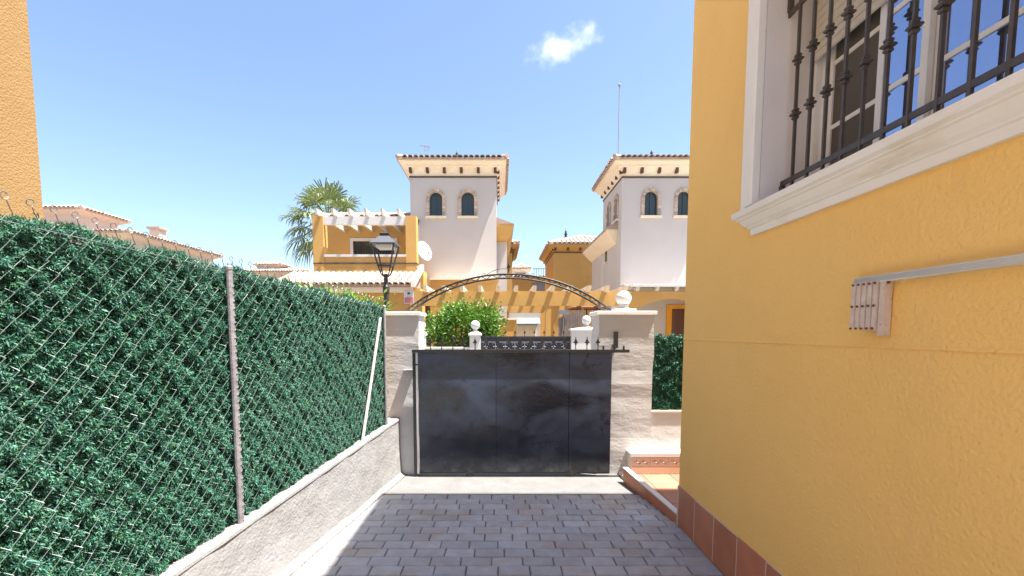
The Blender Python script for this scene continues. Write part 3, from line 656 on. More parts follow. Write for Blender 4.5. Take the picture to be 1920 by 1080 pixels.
# folded clothes airer on the wall
ca = thing('clothes_airer', 'folded wall mounted clothes airer with white tubes and rusty end arms', 'clothes airer', (XH-.03, 1.2, 1.7))
for end in (1.905, 0.15):
    MB().box(XH-.034, XH-.004, end-.150, end-.127, 1.585, 1.80).build('wall_plate', 'airer_plate', ca)
    for k in range(5):
        y = end-0.112+0.0235*k; a = MB().box(XH-.04-.003*k, XH-.028-.003*k, y-.0098, y+.0098, 1.605+.002*k, 1.795).build('folding_arm', 'airer_plate', ca)
        for z in (1.612, 1.70, 1.786): MB().tube([(XH-.0405-.003*k,y,z),(XH-.045-.003*k,y,z)], 0.0045, 8).build('rivet', 'rust', a)
    MB().box(XH-.028, XH-.0225, end-.16, end+.01, 1.780, 1.7885).build('bracket', 'rust', ca)
for k in range(5):
    MB().tube([(XH-.040-.0022*k, 0.02, 1.788+.0052*k), (XH-.040-.0022*k, 1.905-.004*k, 1.797+.0036*k)], 0.0029, 8).build('tube', 'frame_white', ca, smooth=True)
MB().box(XH-.036, XH-.001, 0.02, 1.895, 1.789, 1.810).build('rail', 'frame_white', ca)

rw = thing('unseen_dark_wall', 'unseen dark wall added behind the viewer for the gate to reflect', 'wall', (0, -10, 0))  # added out of view to keep the gate's upper reflection dark
MB().box(-6, 9, -10.2, -10.0, -0.05, 2.6).build('wall_body', 'hedge_back', rw)
MB().box(-6, 9, -10.25, -9.96, 2.601, 2.66).build('capping', 'terracotta', rw)

# ------------------------------------------------------------------ the neighbour on the left
hl_ = thing('ochre_house', 'plain ochre house wall rising behind the green hedge fence', 'house', (-7, 0, 0))
MB().box(-12, -4.36, -9, 4.5, -0.04, 8.0).build('wall', 'ochre_dimmed', hl_)
MB().box(-12.1, -4.32, -9.1, 4.54, 8.001, 8.25).build('parapet', 'cream', hl_)

# ------------------------------------------------------------------ roofs
def tile_mesh(L=0.40, r=0.095, n=5):
    b = MB(); k = []
    for (t, rr_, dz) in ((0, r, 0.0), (L, r*0.82, 0.015)):
        for i in range(n+1):
            a = math.pi*i/n; k.append((rr_*math.cos(a), t, rr_*0.75*math.sin(a)+dz))
    m = n+1; b.add(k, [(i,i+1,m+i+1,m+i) for i in range(n)])
    k2 = [(x*0.8, t, z*0.72-0.002) for x, t, z in k]; b.add(k2, [(m+i,m+i+1,i+1,i) for i in range(n)])
    b.f += [(i, i+1, 2*m+i+1, 2*m+i)[::-1] for i in range(n)]
    me = bpy.data.meshes.new('roof_tile'); me.from_pydata(b.v, [], b.f); me.materials.append(MATS['roof_tile']); return me
TM = tile_mesh()
def slope_tiles(parent, a, b, apexes, single=True, w=0.21, step=0.36, lift=0.02, material='roof_tile_far'):
    """tile the slope whose eave runs a->b and whose ridge (or apex) is apexes; single=True makes each tile an object"""
    a, b = Vector(a), Vector(b); U = (b-a); Lw = U.length; U.normalize()
    c0, c1 = Vector(apexes[0]), Vector(apexes[-1]); up = (c0-a)-U*(c0-a).dot(U); H_ = up.length; Vv = up.normalized(); Nn = U.cross(Vv).normalized()
    if Nn.z < 0: Nn = -Nn
    R3 = Matrix((Nn.cross(Vv) if False else U, Vv, Nn)).transposed()
    if R3.determinant() < 0: R3 = Matrix((-U, Vv, Nn)).transposed()
    q = R3.to_quaternion(); u0, u1 = (c0-a).dot(U), (c1-a).dot(U); mb = MB(); cnt = 0
    n = max(1, int(Lw/w)); w = Lw/n; rows = max(1, int(H_/step))
    for r in range(rows):
        for i in range(n):
            uu = (i+0.5)*w; t = (r*step+0.2)/H_
            if uu < u0*t-0.02 or uu > Lw-(Lw-u1)*t+0.02: continue
            p = a+U*uu+Vv*(r*step-0.06)+Nn*(lift+0.004*(r % 2))
            if single:
                o = obj('roof_tile', TM, parent); o.rotation_mode = 'QUATERNION'; o.rotation_quaternion = q; o.location = p; o.scale = (w/0.21, 1, 1)
            else:
                mb.add([p+q @ Vector((vv.co.x*w/0.21, vv.co.y*step/0.36, vv.co.z)) for vv in TM.vertices], [tuple(pp.vertices) for pp in TM.polygons])
            cnt += 1
    if not single: mb.build('roof_tiling', material, parent, kind='stuff')
    return cnt
def hip_roof(parent, x0, x1, y0, y1, z, h, single=(True, False), w=0.21, thick=0.07, edge='tile_edge', ridge=None):
    lx, ly = x1-x0, y1-y0
    if lx >= ly: c = [(x0+ly/2, (y0+y1)/2, z+h), (x1-ly/2, (y0+y1)/2, z+h)]
    else: c = [((x0+x1)/2, y0+lx/2, z+h), ((x0+x1)/2, y1-lx/2, z+h)]
    b = MB(); b.v = [(x0,y0,z-thick),(x1,y0,z-thick),(x1,y1,z-thick),(x0,y1,z-thick),(x0,y0,z),(x1,y0,z),(x1,y1,z),(x0,y1,z),c[0],c[1]]
    sl_ = [(4,5,9,8),(5,6,9),(6,7,8,9),(7,4,8)] if lx >= ly else [(4,5,8),(5,6,9,8),(6,7,9),(7,4,8,9)]
    b.f = [(3,2,1,0),(0,1,5,4),(1,2,6,5),(2,3,7,6),(3,0,4,7)]+sl_
    r = b.build('roof', edge, parent)
    A, B, C_, D_ = (x0,y0,z),(x1,y0,z),(x1,y1,z),(x0,y1,z)
    fa = (c[0], c[1]) if lx >= ly else (c[0], c[0])
    ra = (c[1], c[1]) if lx >= ly else (c[0], c[1])
    ba = (c[1], c[0]) if lx >= ly else (c[1], c[1])
    la = (c[0], c[0]) if lx >= ly else (c[1], c[0])
    slope_tiles(r, A, B, fa, single[0], w); slope_tiles(r, B, C_, ra, single[1], w); slope_tiles(r, C_, D_, ba, False, w); slope_tiles(r, D_, A, la, single[1], w)
    for cor, ap_ in ((A,c[0]),(B,c[1] if lx >= ly else c[0]),(C_,c[1]),(D_,c[0] if lx >= ly else c[1])):
        MB().tube([Vector(cor)+Vector((0,0,.04)), Vector(ap_)+Vector((0,0,.05))], 0.085, 8).build('hip_ridge', 'roof_tile_far', r)
    return r, c
def cornice(parent, x0, x1, y0, y1, z0, z1, ov, m='cream'):
    n = [(0.0,0.0),(0.02,0.0),(0.02,0.16),(0.10,0.20),(0.10,0.26),(0.55,0.62),(0.60,0.62),(0.62,0.74),(0.95,0.90),(1.0,0.90),(1.0,1.0)]
    MB().rings([(x0-ov*a, x1+ov*a, y0-ov*a, y1+ov*a, z0+(z1-z0)*t) for a, t in n]).build('cornice', m, parent)
def brackets(parent, x0, x1, y0, y1, z, sides, sp=0.66, w=0.11, d=0.17, h=0.19):
    for sd in sides:
        L_ = (x1-x0) if sd == 'f' else (y1-y0); n = int(round(L_/sp))
        for k in range(n+1):
            t = k/n
            if sd == 'f': x = x0+L_*t; bb = (x-w/2, x+w/2, y0-d, y0-.001)
            elif sd == 'l': y = y0+L_*t; bb = (x0-d, x0-.001, y-w/2, y+w/2)
            else: y = y0+L_*t; bb = (x1+.001, x1+d, y-w/2, y+w/2)
            MB().box(*bb, z, z+h).build('eave_bracket', 'bracket_wood', parent)
def string_course(parent, x0, x1, y0, y1, z, h=0.06, d=0.03, m='string_dark'):
    MB().rings([(x0-d,x1+d,y0-d,y1+d,z),(x0-d,x1+d,y0-d,y1+d,z+h)]).build('string_course', m, parent)
def arched_window(parent, O, U, N, c, w, z0, zs, depth=0.16, surround=True, glass='far_glass'):
    O, U, N = Vector(O), Vector(U), Vector(N)
    P = lambda u_, z, d=0.0: O+U*u_+Vector((0,0,z))-N*d
    out_ = arc_hole(c, w, z0, zs, 12); fw = 0.05
    inn = [(c-w+fw,z0+fw),(c+w-fw,z0+fw)]+[(c+(w-fw)*math.cos(a), zs+(w-fw)*math.sin(a)) for a in np.linspace(0, math.pi, 12)]
    k = len(out_)
    pane = MB().add([P(q[0],q[1],depth-.01) for q in out_]+[P(q[0],q[1],depth+.02) for q in out_], [tuple(range(k)), tuple(range(k,2*k))[::-1]]+[(i,(i+1)%k,k+(i+1)%k,k+i) for i in range(k)]).build('window', glass, parent)
    f_ = MB()
    for q0, q1, d0 in ((out_, inn, depth-.05),): 
        f_.add([P(*q,d0) for q in q0]+[P(*q,d0) for q in q1]+[P(*q,d0+.045) for q in q1], [(i,(i+1)%k,k+(i+1)%k,k+i) for i in range(k)]+[(k+i,k+(i+1)%k,2*k+(i+1)%k,2*k+i) for i in range(k)])
    f_.bar(P(c, z0+fw, depth-.03), P(c, zs+w-fw, depth-.03), 0.04, 0.03, up=N)
    f_.build('frame', 'frame_dark' if glass == 'far_glass' else 'frame_white', pane)
    sl_ = MB(); a_, b_ = P(c-w-.16, z0-.09, 0.0), P(c+w+.16, z0-.09, 0.0)
    sl_.add([a_, b_, b_+N*.09, a_+N*.09, a_+Vector((0,0,.088)), b_+Vector((0,0,.088)), b_+N*.09+Vector((0,0,.075)), a_+N*.09+Vector((0,0,.075))], [(0,1,2,3),(4,5,6,7),(0,1,5,4),(1,2,6,5),(2,3,7,6),(3,0,4,7)])
    sl_.build('sill', 'cream', pane)
    if surround:
        st = MB(); r0, r1 = w+.005, w+.125
        def stone(q, dp):
            n4 = len(q); st.add([P(x,z,0.0) for x,z in q]+[P(x,z,-dp) for x,z in q], [tuple(range(n4,2*n4))]+[(i,(i+1)%n4,n4+(i+1)%n4,n4+i) for i in range(n4)])
        nh = max(3, int((zs-z0)/0.13))
        for sg in (-1, 1):
            for i in range(nh):
                za, zb = z0+(zs-z0)*i/nh+.006, z0+(zs-z0)*(i+1)/nh-.006; e = random.uniform(-.02,.02)
                stone([(c+sg*r0,za),(c+sg*(r1+e),za),(c+sg*(r1+e),zb),(c+sg*r0,zb)], random.uniform(.03,.055))
        na = 11
        for i in range(na):
            a, b_ = math.pi*i/na+.02, math.pi*(i+1)/na-.02; e = random.uniform(-.015,.02)
            stone([(c+r0*math.cos(a),zs+r0*math.sin(a)),(c+(r1+e)*math.cos(a),zs+(r1+e)*math.sin(a)),(c+(r1+e)*math.cos(b_),zs+(r1+e)*math.sin(b_)),(c+r0*math.cos(b_),zs+r0*math.sin(b_))], random.uniform(.03,.055))
        st.build('stone_surround', 'stone', pane, kind='stuff')
    return pane
def roof_finial(parent, c):
    MB().lathe((c[0], c[1], c[2]), [(0.10,0),(0.13,0.08),(0.05,0.16),(0.11,0.25),(0.05,0.34),(0.07,0.40),(0.02,0.48),(0.012,0.62)], 10).build('roof_finial', 'dark_navy', parent, smooth=True)

# ------------------------------------------------------------------ the two towered villas
def tower(t, x0, x1, y0, y1, ztop, wins, side_wins, side, zw, bottom):
    fronts = [arc_hole(c, 0.26, zw, zw+0.68) for c in wins]
    b = MB(); b.panel((0,y0,0), (1,0,0), (0,-1,0), [(x0,bottom),(x1,bottom),(x1,ztop),(x0,ztop)], fronts, 0.2)
    sx, sn = (x0, -1) if side == 'l' else (x1, 1)
    b.panel((sx,0,0), (0,1,0), (sn,0,0), [(y0,bottom),(y1,bottom),(y1,ztop),(y0,ztop)], [arc_hole(c, 0.26, zw, zw+0.68) for c in side_wins], 0.2)
    ox = x1 if side == 'l' else x0
    b.add([(ox,y0,bottom),(ox,y1,bottom),(ox,y1,ztop),(ox,y0,ztop),(sx,y1,bottom),(sx,y1,ztop)], [(0,1,2,3),(1,4,5,2)])
    b.build('tower_wall', 'white_wall', t)
    for c in wins: arched_window(t, (0,y0,0), (1,0,0), (0,-1,0), c, 0.26, zw, zw+0.68, glass='far_glass')
    for c in side_wins: arched_window(t, (sx,0,0), (0,1,0), (sn,0,0), c, 0.26, zw, zw+0.68)
    string_course(t, x0, x1, y0, y1, ztop-.10)
    cornice(t, x0, x1, y0, y1, ztop-.03, ztop+.48, 0.38)
    brackets(t, x0+.05, x1-.05, y0-.01, y1, ztop+.06, 'f'+side, sp=0.62)
    r, c = hip_roof(t, x0-.43, x1+.43, y0-.43, y1+.43, ztop+.545, 0.50, single=(True, True), w=0.215)
    roof_finial(t, (c[0][0], c[0][1], c[0][2]+.02)); return c

va = thing('villa', 'ochre and white villa with pergola balcony and tower beside the palm', 'house', (-4, 20, 0), 'villas across the street')
c1 = tower(va, -3.60, -0.13, 19.0, 22.9, 7.84, (-2.575, -1.29), (), 'r', 6.25, 0.0)
vb = thing('villa', 'white towered villa with stone ringed arched windows and an arched porch', 'house', (6.5, 20, 0), 'villas across the street')
c2 = tower(vb, 4.81, 8.30, 18.6, 21.9, 7.70, (5.965, 7.27), (19.45, 20.75), 'l', 6.17, 0.0)

# --- villa with the balcony
YB = 17.6
for x0, x1 in ((-7.015, -6.615), (-3.527, -3.13)):
    MB().box(x0, x1, YB, YB+.42, 3.2, 5.92).build('balcony_column', 'ochre_far', va)
MB().box(-6.614, -3.528, YB+.03, YB+.2, 4.0, 4.40).build('parapet', 'ochre_far', va)
MB().box(-6.614, -3.528, YB-.02, YB+.25, 4.401, 4.49).build('parapet_cap', 'white_paint', va)
MB().rings([(-7.03,-3.11,YB-.009,YB+.3,4.135),(-7.03,-3.11,YB-.009,YB+.3,4.185)]).build('string_course', 'string_dark', va)
MB().box(-7.01, -3.13, YB+.012, YB+3.2, 0.0, 3.999).build('front_wall', 'ochre_far', va)
MB().box(-3.129, -2.95, YB+.42, 18.999, 0.0, 3.95).build('side_wall', 'ochre_far', va)
b = MB(); b.panel((0,20.5,0), (1,0,0), (0,-1,0), [(-7.6,4.0),(-3.4,4.0),(-3.4,6.42),(-7.6,6.42)], [rect_hole(-6.40,-4.60,4.3,5.53)], 0.15)
b.add([(-7.6,20.5,3.9),(-7.6,23,3.9),(-7.6,23,6.42),(-7.6,20.5,6.42)], [(0,1,2,3)]); b.build('upper_wall', 'ochre_far', va)
pw = MB().box(-6.40, -4.60, 20.62, 20.65, 4.3, 5.53).build('window', 'far_glass', va)
fm = MB()
for a in ((-6.53,-6.40,4.3,5.66),(-4.60,-4.47,4.3,5.66),(-6.40,-4.60,5.53,5.66)): fm.box(a[0],a[1],20.44,20.499,a[2],a[3])
fm.build('surround', 'white_paint', pw)
for k in range(15): MB().bar((-6.34+0.12*k,20.42,4.2),(-6.34+0.12*k,20.42,5.5),0.022).build('grille_bar', 'iron', pw)
MB().box(-6.614, -3.528, YB+.05, YB+.2, 5.60, 5.90).build('pergola_beam', 'white_paint', va)
for k in range(6):
    x = -6.72+0.60*k
    MB().add([(x-.045,YB-.38,5.97),(x+.045,YB-.38,5.97),(x-.045,YB-.30,5.89),(x+.045,YB-.30,5.89),(x-.045,20.45,5.901),(x+.045,20.45,5.901),(x-.045,20.45,6.08),(x+.045,20.45,6.08),(x-.045,YB-.40,6.08),(x+.045,YB-.40,6.08)],
        [(0,1,9,8),(8,9,7,6),(0,2,3,1),(2,4,5,3),(4,6,7,5),(0,8,6,4,2),(1,3,5,7,9)]).build('pergola_rafter', 'white_paint', va)
# roof behind the pergola
rb = MB().add([(-7.9,20.1,6.50),(-3.62,20.1,6.50),(-3.62,23,7.3),(-7.9,23,7.3),(-7.9,23,6.4),(-3.62,23,6.4),(-7.9,20.1,6.42),(-3.62,20.1,6.42)], [(0,1,2,3),(6,7,1,0),(6,0,3,4),(7,5,2,1)]).build('rear_roof', 'tile_edge', va)
slope_tiles(rb, (-7.9,20.1,6.50), (-3.62,20.1,6.50), ((-7.9,23,7.3),(-3.62,23,7.3)), False)
# porch with tiled lean-to roof
pr_ = MB().add([(-7.75,15.75,3.20),(-3.0,15.75,3.20),(-3.0,YB-.001,3.82),(-7.75,YB-.001,3.82),(-7.75,15.75,3.12),(-3.0,15.75,3.12),(-3.0,YB-.001,3.10),(-7.75,YB-.001,3.10)], [(0,1,2,3),(4,5,1,0),(5,6,2,1),(7,4,0,3),(7,6,5,4)]).build('porch_roof', 'tile_edge', va)
slope_tiles(pr_, (-7.75,15.75,3.20), (-3.0,15.75,3.20), ((-7.75,YB,3.82),(-3.0,YB,3.82)), True, w=0.205)
MB().box(-7.7, -2.98, 15.85, 16.05, 2.93, 3.11).build('fascia', 'cream', va)
MB().box(-7.6, -2.75, 16.06, 17.0, 0.0, 3.09).build('porch_wall', 'ochre_far', va)
MB().add([(-3.0,15.7,3.1),(-2.86,15.7,3.1),(-2.86,17.6,3.9),(-3.0,17.6,3.9),(-3.0,15.7,3.32),(-2.86,15.7,3.32),(-2.86,17.6,4.1),(-3.0,17.6,4.1)], [(3,2,1,0),(4,5,6,7),(0,1,5,4),(1,2,6,5),(2,3,7,6),(3,0,4,7)]).build('verge', 'cream', va)
# tower foot: cream band and ledge above the carport
MB().box(-2.74, -0.06, 18.3, 18.998, 0.0, 3.62).build('lower_wall', 'ochre_far', va)
MB().box(-2.72, -0.03, 18.2, 18.997, 3.621, 3.68).build('ledge', 'cream', va)
MB().box(-0.129, 0.30, 19.4, 24.4, 0.0, 5.55).build('side_wing', 'white_wall', va)
MB().rings([(-0.129,0.30,19.2,24.5,5.3),(-0.129,0.42,19.1,24.6,5.45),(-0.129,0.55,19.0,24.7,5.85),(-0.129,0.55,19.0,24.7,5.93)]).build('side_eave', 'ochre_far', va)
MB().add([(-0.129,19.0,5.931),(0.58,18.97,5.931),(0.58,24.7,5.931),(-0.129,24.7,5.931),(-0.129,19.0,6.2),(-0.129,24.7,6.2)], [(0,1,2,3),(1,4,5,2),(0,4,1),(3,2,5)]).build('side_roof', 'roof_tile_far', va)

# --- white villa
MB().box(4.82, 8.29, 18.0, 18.599, 0.0, 3.42).build('lower_wall', 'white_wall', vb)
MB().box(4.8, 9.5, 16.7, 18.59, 3.16, 3.3).build('porch_slab', 'white_paint', vb)
for k in range(7):
    x = 4.88+0.69*k
    MB().add([(x-.06,16.38,3.14),(x+.06,16.38,3.14),(x-.06,16.48,3.03),(x+.06,16.48,3.03),(x-.06,16.7,3.03),(x+.06,16.7,3.03),(x-.06,16.7,3.17),(x+.06,16.7,3.17),(x-.06,16.36,3.17),(x+.06,16.36,3.17)],
        [(0,1,9,8),(8,9,7,6),(0,2,3,1),(2,4,5,3),(4,6,7,5),(0,8,6,4,2),(1,3,5,7,9)]).build('rafter_tail', 'white_paint', vb)
MB().box(4.6, 9.5, 16.34, 16.7, 3.171, 3.235).build('porch_ledge', 'white_paint', vb)
b = MB(); ah = [(4.85,0.0),(4.85,2.40)]+[(4.85+2.6*t, 2.40+0.48*math.sin(math.pi*(0.08+0.84*t))-0.12) for t in np.linspace(0.02, 0.98, 14)]+[(7.45,2.40),(7.45,0.0)]
ah = [(x, max(z, 0.01)) for x, z in ah]
b.panel((0,16.5,0), (1,0,0), (0,-1,0), [(4.2,0.0),(9.5,0.0),(9.5,3.02),(4.2,3.02)], [ah], 0.28); b.build('arch_wall', 'ochre_far', vb)
MB().box(4.3, 9.5, 17.85, 17.99, 0.0, 3.15).build('porch_wall', 'white_wall', vb)
dsur = MB()
for a in ((6.42,6.62,0,2.62),(7.42,7.62,0,2.62),(6.62,7.42,2.47,2.62)): dsur.box(a[0],a[1],17.80,17.849,a[2],a[3])
dsur.build('door_surround', 'orange_paint', vb)
dr = MB().box(6.62, 7.42, 17.82, 17.849, 0.0, 2.47).build('door', 'door_wood', vb)
for k in range(6): MB().box(6.635+0.13*k, 6.635+0.13*k+.12, 17.805, 17.8195, 0.02, 2.44).build('plank', 'door_wood', dr)
b = MB(); b.panel((4.8,0,0), (0,1,0), (-1,0,0), [(21.9,0),(24.3,0),(24.3,5.5),(21.9,5.5)], [], 0.1)
b.add([(4.8,24.3,0),(7,24.3,0),(7,24.3,5.5),(4.8,24.3,5.5)], [(0,1,2,3)]); b.build('rear_wing', 'white_wall', vb)
sw = MB().box(4.79, 4.812, 20.98, 21.28, 4.72, 5.5).build('slit_window', 'far_glass', vb)
MB().box(4.76, 4.789, 20.93, 21.33, 4.66, 4.718).build('sill', 'cream', sw)
MB().rings([(4.79,4.809,19.4,24.4,5.2),(4.65,4.809,19.3,24.5,5.35),(4.38,4.809,19.15,24.7,5.68),(4.38,4.809,19.15,24.7,5.76)]).build('side_eave', 'cream', vb)
MB().add([(4.34,19.1,5.761),(4.809,19.1,5.761),(4.809,24.75,5.761),(4.34,24.75,5.761),(4.34,19.1,5.82),(4.34,24.75,5.82),(4.809,19.1,6.06),(4.809,24.75,6.06)], [(3,2,1,0),(4,6,7,5),(0,1,6,4),(2,3,5,7),(3,0,4,5)]).build('side_roof', 'tile_edge', vb)

# things on the villas
def wall_lamp(p, label, N=(0,-1,0)):
    t = thing('wall_lamp', label, 'wall lamp', p); p = Vector(p); N = Vector(N)
    MB().bar(p, p+N*.14+Vector((0,0,.03)), 0.025).build('arm', 'iron', t)
    q = p+N*.16; MB().lathe(q+Vector((0,0,-.16)), [(0.03,0),(0.05,0.02),(0.075,0.17),(0.095,0.175),(0.03,0.24),(0.012,0.28)], 8).build('lantern', 'iron', t)
wall_lamp((-3.29, 18.998, 6.02), 'small black wall lamp on the balcony villa tower')
wall_lamp((6.75, 16.49, 2.66), 'small black porch lamp above the brown door')
sd = thing('satellite_dish', 'white oval satellite dish fixed on the white tower wall', 'satellite dish', (-2.98, 18.99, 4.75))
n_ = Vector((0.42, -0.82, 0.28)).normalized(); ux = n_.cross(Vector((0,0,1))).normalized(); uy = ux.cross(n_); dc = Vector((-2.98, 18.55, 4.79)); d = MB()
for i, (r, dp) in enumerate(((0.02,.10),(0.15,.09),(0.28,.055),(0.40,0.0),(0.41,.01),(0.28,.075),(0.02,.12))):
    for k in range(20):
        a = 2*math.pi*k/20; d.v.append(tuple(dc+(ux*math.cos(.3)-uy*math.sin(.3))*r*math.cos(a)*0.66+(uy*math.cos(.3)+ux*math.sin(.3))*r*math.sin(a)*1.02-n_*dp))
for i in range(6):
    for k in range(20): d.f.append((i*20+k, i*20+(k+1)%20, i*20+20+(k+1)%20, i*20+20+k))
d.build('reflector', 'dish', sd, smooth=True)
MB().tube([dc-n_*.1, (-2.98,18.85,4.70), (-2.98,18.998,4.70)], 0.025, 6).build('mount', 'galvanised', sd)
MB().tube([dc-uy*.40, dc-uy*.30+n_*.42], 0.012, 5).build('feed_arm', 'galvanised', sd); MB().tube([dc-uy*.30+n_*.40, dc-uy*.28+n_*.52], 0.035, 8).build('receiver', 'ornament_grey', sd)
sg = thing('alarm_sign', 'white and red alarm sign on the ochre porch wall', 'sign', (-3.08, 15.84, 2.7))
MB().box(-3.26, -2.92, 15.80, 15.815, 2.54, 2.98).build('board', 'white_paint', sg); MB().box(-3.24, -2.94, 15.792, 15.799, 2.57, 2.76).build('red_panel', 'sign_red', sg)
MB().lathe((-3.09, 15.797, 2.89), [(0.004,-.035),(0.05,-.01),(0.05,.02),(0.004,.035)], 8).build('emblem', 'dark_navy', sg)
def aerial(label, base, h, yagi):
    t = thing('aerial', label, 'aerial', base); x, y, z = base
    MB().tube([(x,y,z),(x,y,z+h)], 0.022 if not yagi else 0.016, 6).build('mast', 'galvanised', t)
    if yagi:
        MB().bar((x-.22,y,z+h-.05),(x+.2,y,z+h-.12),0.02).build('boom', 'galvanised', t)
        for k in range(5): MB().bar((x-.2+.09*k,y-.1,z+h-.05-.015*k),(x-.2+.09*k,y+.1,z+h-.05-.015*k),0.012).build('element', 'galvanised', t)
        for k in range(3): MB().bar((x+.08+.04*k,y,z+h-.3),(x+.08+.04*k,y,z+h-.05),0.014).build('element', 'galvanised', t)
    else: MB().lathe((x,y,z+h), [(0.02,0),(0.07,0.02),(0.07,0.06),(0.02,0.1)], 8).build('tip', 'ornament_grey', t)
aerial('tall thin mast on the roof of the white villa', (4.78, 19.2, 8.30), 3.05, False)
aerial('small television aerial on the tower roof beside the palm villa', (-3.1, 19.8, 8.5), 0.85, True)

# ------------------------------------------------------------------ pergola across the drive between the villas
pg = thing('pergola', 'long ochre pergola beam with cream rafter tails between the villas', 'pergola', (0.6, 15, 0))
MB().box(-2.72, 4.19, 15.0, 15.2, 2.43, 2.90).build('beam', 'ochre_far', pg)
for k in range(12):
    x = -2.35+0.575*k
    MB().add([(x-.055,14.60,2.98),(x+.055,14.60,2.98),(x-.055,14.72,2.86),(x+.055,14.72,2.86),(x-.055,14.999,2.86),(x+.055,14.999,2.86),(x-.055,14.999,3.04),(x+.055,14.999,3.04),(x-.055,14.58,3.04),(x+.055,14.58,3.04)],
        [(0,1,9,8),(8,9,7,6),(0,2,3,1),(2,4,5,3),(4,6,7,5),(0,8,6,4,2),(1,3,5,7,9)]).build('rafter_tail', 'cream', pg)
    MB().box(x-.055, x+.055, 15.0, 18.19, 2.901, 3.04).build('rafter', 'cream', pg)
for x in (-2.62, 1.58, 4.05): MB().box(x-.085, x+.085, 15.01, 15.18, 0.0, 2.429).build('post', 'ochre_far', pg)
MB().box(2.32, 2.52, 18.0, 18.2, 0.0, 2.899).build('post', 'ochre_far', pg); MB().box(-.05, 4.19, 18.0, 18.19, 2.6, 2.90).build('rear_beam', 'ochre_far', pg)
p2 = thing('pergola', 'smaller ochre pergola standing behind the long pergola', 'pergola', (1.2, 21, 0))
MB().box(0.25, 2.35, 21.0, 21.2, 2.45, 2.80).build('beam', 'ochre_far', p2)
for k in range(4): MB().box(0.45+0.52*k, 0.57+0.52*k, 20.6, 23.5, 2.801, 2.94).build('rafter', 'cream', p2)
for x in (0.34, 2.26): MB().box(x-.09, x+.09, 21.01, 21.19, 0.0, 2.449).build('post', 'ochre_far', p2)
ow = thing('side_wall', 'low ochre garden wall beside the citrus tree under the pergola', 'wall', (0.2, 17, 0))
MB().box(-0.4, 0.62, 17.0, 17.2, 0.0, 2.02).build('wall_body', 'ochre_far', ow); MB().box(-0.44, 0.66, 16.96, 17.24, 2.021, 2.09).build('capping', 'cream', ow)
cg = thing('cream_gate', 'cream double leaf gate under a teal awning in the lane', 'gate', (1.35, 25, 0))
for x in (0.68, 1.34): MB().box(x, x+.65, 25.0, 25.05, 0.0, 1.95).build('leaf', 'cream', cg)
MB().add([(0.55,24.4,1.98),(2.15,24.4,1.98),(2.15,25.1,2.32),(0.55,25.1,2.32),(0.55,24.4,2.02),(2.15,24.4,2.02),(2.15,25.1,2.36),(0.55,25.1,2.36)], [(3,2,1,0),(4,5,6,7),(0,1,5,4),(1,2,6,5),(2,3,7,6),(3,0,4,7)]).build('awning', 'teal_cloth', cg)
MB().box(0.5, 2.2, 25.06, 25.3, 0.0, 2.7).build('wall', 'white_wall', cg)
# reed screen, parasol, small sign
rs = thing('reed_screen', 'grey brown reed screen with a sloping top behind the street wall', 'screen', (2.1, 13.5, 0))
for k in range(44):
    x = 1.72+0.0165*k; zt = 2.0+0.26*k/43+random.uniform(-.03,.02)
    MB().tube([(x,13.5+0.004*(k%2),0.0),(x+random.uniform(-.006,.006),13.5,zt)], 0.0085, 5).build('reed', 'reed', rs)
for z in (0.5, 1.5, 1.9): MB().box(1.71, 2.44, 13.511, 13.521, z, z+.02).build('binding', 'hook_wire', rs)
ps = thing('parasol', 'brown square parasol open behind the reed screen', 'parasol', (3.0, 16, 0))
MB().add([(2.42,15.4,2.42),(3.58,15.4,2.42),(3.58,16.6,2.42),(2.42,16.6,2.42),(3.0,16.0,2.72),(2.42,15.4,2.36),(3.58,15.4,2.36),(3.58,16.6,2.36),(2.42,16.6,2.36)], [(0,1,4),(1,2,4),(2,3,4),(3,0,4),(5,6,1,0),(6,7,2,1),(7,8,3,2),(8,5,0,3)]).build('canopy', 'parasol_cloth', ps)
MB().tube([(3,16,0),(3,16,2.7)], 0.025, 8).build('pole', 'bracket_wood', ps)
s2 = thing('name_plate', 'small grey plate on the ochre post above the reed screen', 'sign', (1.9, 13.49, 2.1))
MB().box(1.70, 2.02, 13.455, 13.47, 2.10, 2.22).build('plate', 'sign_grey', s2); MB().box(1.84, 1.87, 13.471, 13.49, 1.7, 2.2).build('stake', 'sign_grey', s2)

# ------------------------------------------------------------------ street wall, posts and gate across the road
gw = thing('garden_wall', 'white garden wall across the street with ball topped posts', 'wall', (0, 11.5, 0))
for x0, x1 in ((-9, -2.03), (-1.861, -0.747), (2.546, 9)):
    MB().box(x0, x1, 11.45, 11.6, 0.0, 1.17).build('wall_panel', 'white_paint', gw); MB().box(x0, x1, 11.42, 11.63, 1.171, 1.21).build('capping', 'white_paint', gw)
def wpost(x0, x1, zt, rb):
    p = MB().box(x0, x1, 11.40, 11.66, 0.0, zt).build('wall_post', 'white_paint', gw); c = (x0+x1)/2
    MB().rings([(x0-.03,x1+.03,11.37,11.69,zt+.001),(x0-.03,x1+.03,11.37,11.69,zt+.04),(c-.09,c+.09,11.44,11.62,zt+.09)]).build('post_cap', 'white_paint', p)
    MB().lathe((c,11.53,zt+.085), [(0.09,0),(0.055,0.03),(0.045,0.07)]+[(rb*math.sin(a), 0.06+rb-rb*math.cos(a)) for a in np.linspace(0.5, math.pi-.02, 12)], 18).build('ball', 'white_paint', p, smooth=True)
wpost(-2.03, -1.865, 1.50, 0.105); wpost(-0.745, -0.48, 1.50, 0.115); wpost(1.775, 2.545, 1.62, 0.115)
fg = thing('street_gate', 'low navy sheet gate with scroll work between the white street posts', 'gate', (0.65, 11.53, 0))
